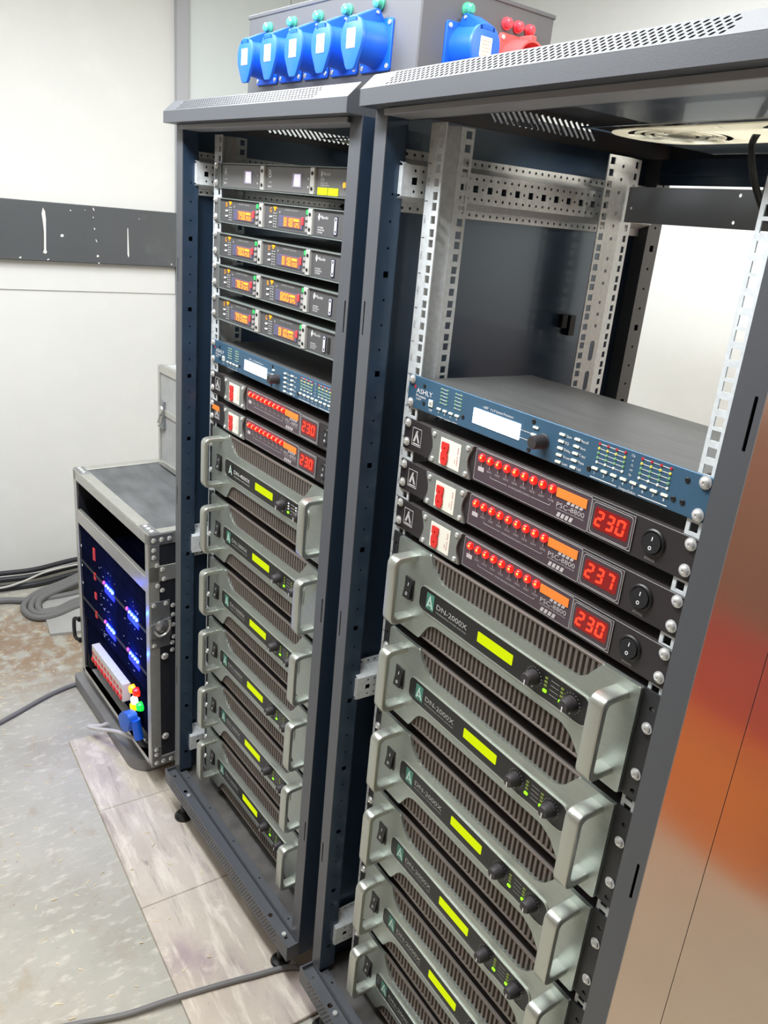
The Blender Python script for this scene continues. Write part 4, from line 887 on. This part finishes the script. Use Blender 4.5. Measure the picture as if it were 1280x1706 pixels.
# ------------------------------------------------------------------ flight cases
CTH = 0.0710; CO = (-1.006, -0.128)
def cw(x, y, z): c, s = math.cos(CTH), math.sin(CTH); return (CO[0] + c * x - s * y, CO[1] + s * x + c * y, z)
def build_case():
    r = thing('flight_case', loc=cw(0, 0, 0), rot=(0, 0, CTH)); W, D, Z0, Z1, ZJ = -.535, .56, .082, .720, .618; t = .009
    B().box(W + .01, -.01, .012, D - .01, Z1 - t - .003, Z1 - .003).obj('top_panel', CASET, r)
    B().box(W + .01, -.01, .002, D - .01, Z0 + .003, Z0 + t + .003).obj('bottom_panel', CASEG, r)
    for x0 in (W + .003, -t - .003): B().box(x0, x0 + t, .012, D - .01, Z0 + .005, Z1 - .005).obj('side_panel', CASEB, r)
    B().box(W + .01, -.01, D - t - .004, D - .004, Z0 + .005, Z1 - .005).obj('back_panel', CASEB, r)
    e = .026
    def prof(name, x0, x1, y0, y1, z0, z1): return B().box(x0, x1, y0, y1, z0, z1, .0012).obj(name, ALU, r)
    prof('edge_profile', W, 0, 0, .030, Z1 - .004, Z1); prof('edge_profile', W, 0, 0, .003, Z1 - .030, Z1 - .004)
    prof('edge_profile', W, 0, 0, .018, Z0, Z0 + .012)
    for s, x0, x1 in ((0, W, W + .003), (1, -.003, 0)):
        prof('edge_profile', x0, x1, 0, .026, Z0, Z1 - .004)
        prof('edge_profile', x0, x1, 0, D, Z1 - .030, Z1); prof('edge_profile', x0, x1, 0, D, Z0, Z0 + .028); prof('edge_profile', x0, x1, 0, D, ZJ - .020, ZJ + .020)
        prof('edge_profile', (W if s == 0 else -.028), (W + .028 if s == 0 else 0), .003, D, Z1 - .004, Z1)
        prof('edge_profile', (W if s == 0 else -.022), (W + .022 if s == 0 else 0), 0, .003, Z0, Z1 - .004)
    prof('edge_profile', W, 0, D - .03, D, Z1 - .004, Z1)
    prof('front_bar', W + .02, -.02, .001, .012, .566, .606)
    # corner braces with rivets
    def brace(xs, ys, zs, side):
        b = B(); x0, x1 = xs; y0, y1 = ys; z0, z1 = zs; b.box(x0, x1, y0, y1, z0, z1, .0008); return b.obj('corner_brace', CORN, r)
    def rivs(parent, pts, rot):
        for p in pts: put('rivet', RIVET, ZINC, parent, p, rot)
    sr = (0, 0, math.pi / 2)    # screw axis along +x
    br = brace((0, .0016), (.002, .058), (Z1 - .028, Z1 - .002), 1); rivs(br, [(.0016, q, Z1 - .016) for q in (.012, .031, .050)], sr)
    br = brace((0, .0016), (.002, .026), (Z1 - .066, Z1 - .028), 1); rivs(br, [(.0016, .012, Z1 - .040), (.0016, .012, Z1 - .058)], sr)
    br = brace((0, .0016), (.002, .058), (Z0 + .002, Z0 + .026), 1); rivs(br, [(.0016, q, Z0 + .013) for q in (.012, .030, .050)], sr)
    br = brace((0, .0016), (.002, .026), (Z0 + .026, Z0 + .060), 1); rivs(br, [(.0016, .012, Z0 + .038), (.0016, .012, Z0 + .053)], sr)
    br = brace((-.062, -.001), (.002, .028), (Z1, Z1 + .0016), 0); rivs(br, [(q, .014, Z1 + .0016) for q in (-.050, -.032, -.014)], (-math.pi / 2, 0, 0))
    br = brace((W + .001, W + .062), (.002, .028), (Z1, Z1 + .0016), 0); rivs(br, [(W + q, .014, Z1 + .0016) for q in (.050, .032, .014)], (-math.pi / 2, 0, 0))
    for q, zz in ((.020, .640), (.033, .628), (.037, .603), (.021, .588), (.032, .575), (.058, .53), (.058, .505), (.058, .478), (.060, .445), (.056, .43), (.056, .41)): put('rivet', RIVET, ZINC, r, (0, q, zz), sr)
    # butterfly latch on the right side
    lt = B().box(0, .002, .002, .050, .425, .548, .0008).obj('butterfly_latch', CORN, r)
    b = B(); b.slab([(.001, .490), (.052, .502), (.052, .455), (.040, .448), (.001, .455)], [], .002, .006, 'yz'); b.obj('latch_plate', CORN, lt)
    b = B(); b.lathe((.004, .025, .485), (1, 0, 0), [(.014, 0), (.013, .006), (.007, .010), (0, .011)], 14); b.obj('latch_turn', CORN, lt)
    b = B(); b.tube([(.008, .012, .470), (.012, .020, .462), (.012, .036, .466), (.012, .045, .480), (.008, .046, .496)], .003, 8); b.obj('latch_wing', ALU, lt)
    for q, zz in ((.010, .540), (.040, .540), (.010, .433)): put('rivet', RIVET, ZINC, lt, (.002, q, zz), sr)
    for zz in (.398, .168): b = B(); b.lathe((0, .036, zz), (1, 0, 0), [(.009, 0), (.009, .003), (.006, .006), (0, .0068)], 14); b.obj('side_bolt', ZINC, r)
    # left latch and handle
    B().box(W - .014, W, .004, .05, .53, .575, .002).obj('left_latch', CORN, r)
    # inner rack rails
    for x0 in (W + .018, -.036): B().box(x0, x0 + .018, .010, .030, Z0 + .02, .56).obj('rack_strip', CASEB, r)
    for zz in (.50, .44, .385): put('rivet', RIVET, ZINC, r, (W + .031, .006, zz))
    # castors
    for x in (W + .07, -.07):
        for y in (.12, D - .08):
            c = B().box(x - .03, x + .03, y - .03, y + .03, .072, .082).obj('castor', CORN, r)
            b = B(); b.cyl((x - .011, y, .034), (1, 0, 0), .034, .022, 20); b.obj('wheel', BLACK, c)
    return r
fc = build_case(); tag(fc, 'open flight case with aluminium edges, blue-lit units inside, left of the left rack', 'flight case', 'flight cases')
# units inside the case: local helper
def in_case(name, label, cat, group=None): return thing(name, label, cat, group, cw(0, 0, 0), (0, 0, CTH))
def blue_unit(zc, label):
    r = in_case('speaker_controller', label, 'audio unit', 'blue-lit units in the flight case'); z0, z1 = zc - .058, zc + .056
    B().box(-.506, -.022, .004, .0075, z0, z1, .0008).obj('front_panel', DEVB, r); B().box(-.49, -.04, .0075, .33, z0 + .003, z1 - .003).obj('chassis', DEVB, r)
    B().box(-.506, -.022, .0005, .004, zc - .002, zc + .002).obj('panel_ridge', EAR, r)
    for g, xs in enumerate((-.322, -.155)):
        gl = B().slab(rrect(xs + .004, xs + .078, zc - .020, zc + .012, .004, 3), [], .0028, .004).obj('led_field', BLUEG, r)
        put('red_led', MESH['led2'], PINKL, r, (xs, .004, zc + .004))
        for k in range(4): put('blue_led', MESH['led'], BLUEL, r, (xs + .0175 + k * .0163, .004, zc + .002))
        ld_ = bpy.data.lights.new('blue_led_light', 'POINT'); ld_.energy = 0.42; ld_.specular_factor = 0.0; ld_.color = (0.02, 0.09, 1.0); ld_.shadow_soft_size = 0.002
        lo_ = bpy.data.objects.new('blue_led_light', ld_); COL.objects.link(lo_); lo_.parent = r; lo_.location = (xs + .0420, -.016, zc + .002)
    for q in (zc + .052, zc - .006):
        lp = B().box(-.397, -.383, .0005, .004, q - .010, q + .010, .001).obj('red_switch', REDP, r)
    b = B()
    for k in range(26):
        x = random.choice([random.uniform(-.36, -.24), random.uniform(-.2, -.06)]); q = zc + random.choice([random.uniform(.018, .048), random.uniform(-.05, -.028)])
        b.slab(rect(x, x + random.uniform(.002, .010), q, q + .0015), [], .0034, .004)
    tag(b.obj('panel_print', GREYP, r), kind='stuff')
    return r
MESH['led2'] = B().lathe((0, 0, 0), (0, -1, 0), [(.0056, 0), (.0052, .0015), (.003, .0032), (0, .004)], 10).mesh('red_led')
MESH['led'] = B().lathe((0, 0, 0), (0, -1, 0), [(.0052, 0), (.0048, .0015), (.003, .0032), (0, .004)], 10).mesh('led')
blue_unit(.458, 'blue-lit black audio unit in the flight case, upper of two')
blue_unit(.341, 'blue-lit black audio unit in the flight case, just above the white breakers')
bp = in_case('blank_panel', 'plain black panel above the blue-lit units in the flight case', 'panel'); B().box(-.506, -.022, .004, .007, .517, .563, .0008).obj('plate', DEVB, bp); B().box(-.397, -.383, .0005, .004, .50 + .018, .50 + .036, .001).obj('red_switch', REDP, bp)
mx = in_case('cable_box', 'dark meshed unit on top of the units inside the flight case', 'audio unit'); B().box(-.26, -.04, .05, .30, .563, .598, .003).obj('housing', DEVB, mx)
for x, y in ((-.18, .07), (-.12, .075)): B().lathe((x, y, .598), (0, 0, 1), [(.006, 0), (.004, .003), (0, .004)], 8).obj('housing_screw', ZINC, mx)
# circuit breakers
bb = in_case('breaker_panel', 'white circuit breaker strip with red switches at the bottom of the flight case', 'breaker panel')
B().box(-.506, -.022, .010, .013, .150, .283, .0008).obj('back_plate', DEVB, bb)
for k in range(10):
    x = -.400 + k * .0238
    m = B().box(x + .0004, x + .0234, -.012, .010, .187, .240, .001).obj('breaker', M('breaker_white', (214, 212, 200), 0.5), bb)
    B().box(x + .005, x + .0188, -.0165, -.011, .192, .203, .001).obj('toggle', REDP, m); B().box(x + .004, x + .0198, -.0125, -.0119, .210, .222).obj('breaker_print', M('breaker_red', (214, 92, 92), 0.6), m)
# lit indicators and blue plug
il = in_case('signal_lamp_cluster', 'cluster of red, yellow and green lamps beside the white breakers', 'lamps')
for x, zz, mt, nm in ((-.108, .244, M('lamp_red', (255, 20, 10), .3, emit=(255, 20, 10), es=2.2), 'red_lamp'), (-.135, .238, M('lamp_amber', (255, 170, 0), .3, emit=(255, 160, 0), es=1.6), 'amber_lamp'), (-.085, .214, M('lamp_green', (20, 240, 60), .3, emit=(20, 240, 60), es=1.5), 'green_lamp'), (-.122, .212, M('lamp_white', (230, 250, 250), .3, emit=(225, 245, 250), es=1.5), 'white_lamp'), (-.128, .190, M('lamp_yellow', (255, 220, 0), .3, emit=(255, 214, 0), es=1.4), 'yellow_lamp')):
    B().lathe((x, .010, zz), (0, -1, 0), [(.0125, 0), (.0125, .006), (.0095, .013), (0, .016)], 14).obj(nm, mt, il)
bpz = in_case('blue_plug', 'blue plug hanging at the bottom front corner of the flight case', 'plug')
b = B(); b.slab(fillet([(-.118, .192), (-.080, .205), (-.070, .190), (-.082, .150), (-.120, .132), (-.150, .138), (-.146, .165)], .012, 4), [], -.030, -.006, bev=.004, seg=2); b.obj('flap', BLUE, bpz)
b = B(); b.cyl((-.074, -.012, .188), (0.15, 0.1, -1), .012, .055, 14); b.obj('plug_body', BLUED, bpz)
b = B(); b.tube([(-.066, -.006, .138), (-.06, .0, .118), (-.066, .02, .098)], .007, 8); b.obj('plug_cord', RUBBER, bpz)
# second case standing behind on top of the first
def build_case2():
    r = thing('flight_case', loc=cw(-.485, .225, .7216), rot=(0, 0, CTH)); W, D, H = .45, .32, .285
    B().box(.004, W - .004, .004, D - .004, .003, H - .003).obj('body', CASEG, r)
    def prof(x0, x1, y0, y1, z0, z1): return B().box(x0, x1, y0, y1, z0, z1, .001).obj('edge_profile', ALU, r)
    prof(0, .014, 0, .014, 0, H)
    prof(.014, W, 0, .004, H - .020, H); prof(.014, W, 0, .004, 0, .016); prof(.014, W, 0, .005, .150, .166); prof(.014, W, .0, .014, H, H + .002); prof(0, .004, .014, D, H - .02, H); prof(0, .004, .014, D, 0, .016); prof(W - .014, W, 0, .014, 0, H)
    lt = B().box(.020, .045, -.004, .004, .112, .190, .001).obj('clasp', CORN, r); B().lathe((.033, -.004, .165), (0, -1, 0), [(.012, 0), (.011, .004), (0, .006)], 12).obj('clasp_turn', ALU, lt); B().tube([(.027, -.006, .15), (.027, -.012, .125), (.04, -.012, .125), (.04, -.006, .15)], .003, 6).obj('clasp_wing', ALU, lt)
    return r
tag(build_case2(), 'worn grey flight case standing on top of the open case against the wall', 'flight case', 'flight cases')
# removed case lid lying in front under the case, handle at the far side
ld = thing('case_lid', 'grey round-cornered skirt board at the foot of the open flight case', 'board', loc=cw(0, 0, 0), rot=(0, 0, CTH))
P = fillet([(-.585, -.012), (-.115, -.014), (-.080, .018), (-.080, .085), (-.585, .085)], [.012, .030, .015, 0, 0], 5)
o = B().slab(P, [], .0, .036, 'xy').obj('board', M('lid_grey', (128, 128, 130), 0.55, var=0.12, vscale=12), ld, (0, 0, .0085))
hd = in_case('pull_handle', 'black pull handle at the left edge of the flight case', 'handle'); B().tube([(-.538, .0, .250), (-.556, -.008, .248), (-.563, -.010, .235), (-.563, -.010, .195), (-.556, -.008, .182), (-.538, .0, .180)], .0055, 10).obj('grip', BLACK, hd)
for q in (.250, .180): B().cyl((-.538, .0, q), (-1, 0, 0), .008, .006, 12).obj('handle_base', BLACK, hd)

# ------------------------------------------------------------------ cables on the floor
def cable(name, pts, rad, mat, label, n=10):
    o = B().tube(pts, rad, n, 8).obj(name, mat); return tag(o, label, 'cable')
cable('floor_cable', [(-.28, -.02, .012), (-.37, -.035, .013), (-.40, -.13, .013), (-.427, -.263, .012), (-.445, -.36, .007), (-.47, -.44, .006), (-.50, -.54, .006), (-.55, -.7, .006), (-.70, -1.1, .006), (-.78, -1.6, .006), (-.9, -2.4, .006)], .0055, RUBG, 'grey cable running out from under the racks across the plywood')
cable('floor_cable', [(-1.56, -.10, .007), (-1.585, -.17, .007), (-1.56, -.26, .007), (-1.50, -.37, .007), (-1.46, -.45, .007), (-1.42, -.56, .007), (-1.36, -.8, .007), (-1.4, -1.3, .007), (-1.5, -2.4, .007)], .0065, RUBG, 'grey cable curving out from under the open flight case over bare concrete')
cable('mains_lead', [cw(-.09, .02, .10), cw(-.12, -.006, .102), cw(-.18, -.022, .088), cw(-.27, -.05, .052), cw(-.30, -.06, .045), cw(-.28, -.035, .050), cw(-.265, -.02, .062)], .0050, RUBW, 'white lead looping over the bottom front edge of the flight case')
wcab = [(0.030, -2.385, RUBBER, 'topmost black cable of the bundle along the foot of the wall', .011), (0.050, -2.40, RUBBER, 'black cable lying highest against the white wall', .010), (0.012, -2.35, RUBBER, 'black cable in the middle of the wall bundle', .011)]
for zz, x, mt, lab, rd in wcab:
    cable('wall_cable', [(x + .02, -2.3, zz + .012), (x - .01, -1.5, zz), (x + .01, -.8, zz), (x, -.45, zz), (x + .012, -.27, zz), (x + .02, -.14, zz), (x - .01, .03, zz + .004), (x - .02, .3, zz + .004)], rd, mt, lab)
cable('wall_cable', [(-2.32, -2.3, .012), (-2.28, -1.4, .012), (-2.30, -.7, .012), (-2.25, -.42, .012), (-2.235, -.28, .012), (-2.20, -.2, .014), (-2.19, -.08, .012), (-2.22, .1, .012), (-2.26, .3, .012)], .012, RUBG, 'grey cable on the floor in front of the black wall bundle')
cable('wall_cable', [(-2.33, -2.2, .022), (-2.31, -1.2, .026), (-2.33, -.6, .026), (-2.31, -.30, .027), (-2.32, -.2, .034), (-2.35, -.1, .048), (-2.37, .05, .052)], .004, RUBW, 'thin white cable lying over the wall bundle')
for k, lab in enumerate(('outer', 'middle', 'inner')):
    d = k * .022
    cable('wall_cable', [(-2.36 + d, .25, .045), (-2.31 + d, .05, .040), (-2.265 + d, -.06, .032), (-2.22 + d, -.17 + d * .3, .024), (-2.15 + d * .6, -.225 + d, .016), (-2.08 - d * .3, -.218 + d, .013), (-2.045 - d, -.185 + d, .013), (-2.05 - d, -.13 + d * .4, .013), (-2.09 - d, -.04, .013), (-2.13 - d, .15, .013)], .0115, RUBG, 'thick grey looped cable by the wall, %s turn of three' % lab)
o = B().slab([(-2.19, -.16), (-1.925, -.182), (-1.86, .15), (-2.21, .15)], [], 0.0005, .010, 'xy').obj('floor_sheet', M('grey_sheet', (164, 164, 162), 0.7, var=0.1, vscale=9)); tag(o, 'grey flat sheet lying on the floor beside the looped cables', 'sheet')
# ------------------------------------------------------------------ unseen crates added to colour the reflection in the right rack's side panel
def crate(x0, x1, y0, y1, z0, z1, col, label):
    r = thing('reflection_crate', label, 'crate', 'crates added beside the right rack', ((x0 + x1) / 2, (y0 + y1) / 2, z0)); w, d_, h = (x1 - x0) / 2, (y1 - y0) / 2, z1 - z0; m = M('crate_%d' % col[1], col, 0.5); t = .006
    for nm, bx in (('base', (-w, w, -d_, d_, 0, t)), ('side', (-w, -w + t, -d_, d_, t, h)), ('side', (w - t, w, -d_, d_, t, h)), ('side', (-w + t, w - t, -d_, -d_ + t, t, h)), ('side', (-w + t, w - t, d_ - t, d_, t, h))): B().box(*bx, .001).obj(nm, m, r)
    B().slab(rect(-w - .01, w + .01, -d_ - .01, d_ + .01), [rect(-w, w, -d_, d_)], h - .02, h, 'xy').obj('rim', m, r)
crate(.60, 1.9, 1.0, 1.42, 0.0, .36, (255, 140, 24), 'unseen orange crate, added to be mirrored in the glossy side of the right rack')
crate(.60, 1.9, 1.0, 1.42, .361, .62, (200, 44, 34), 'unseen red crate above the orange one, added to be mirrored in the glossy side of the right rack')
crate(.60, 1.9, 1.0, 1.42, .621, 1.1, (128, 84, 70), 'unseen brown carton above the red crate, added to be mirrored in the glossy side of the right rack')
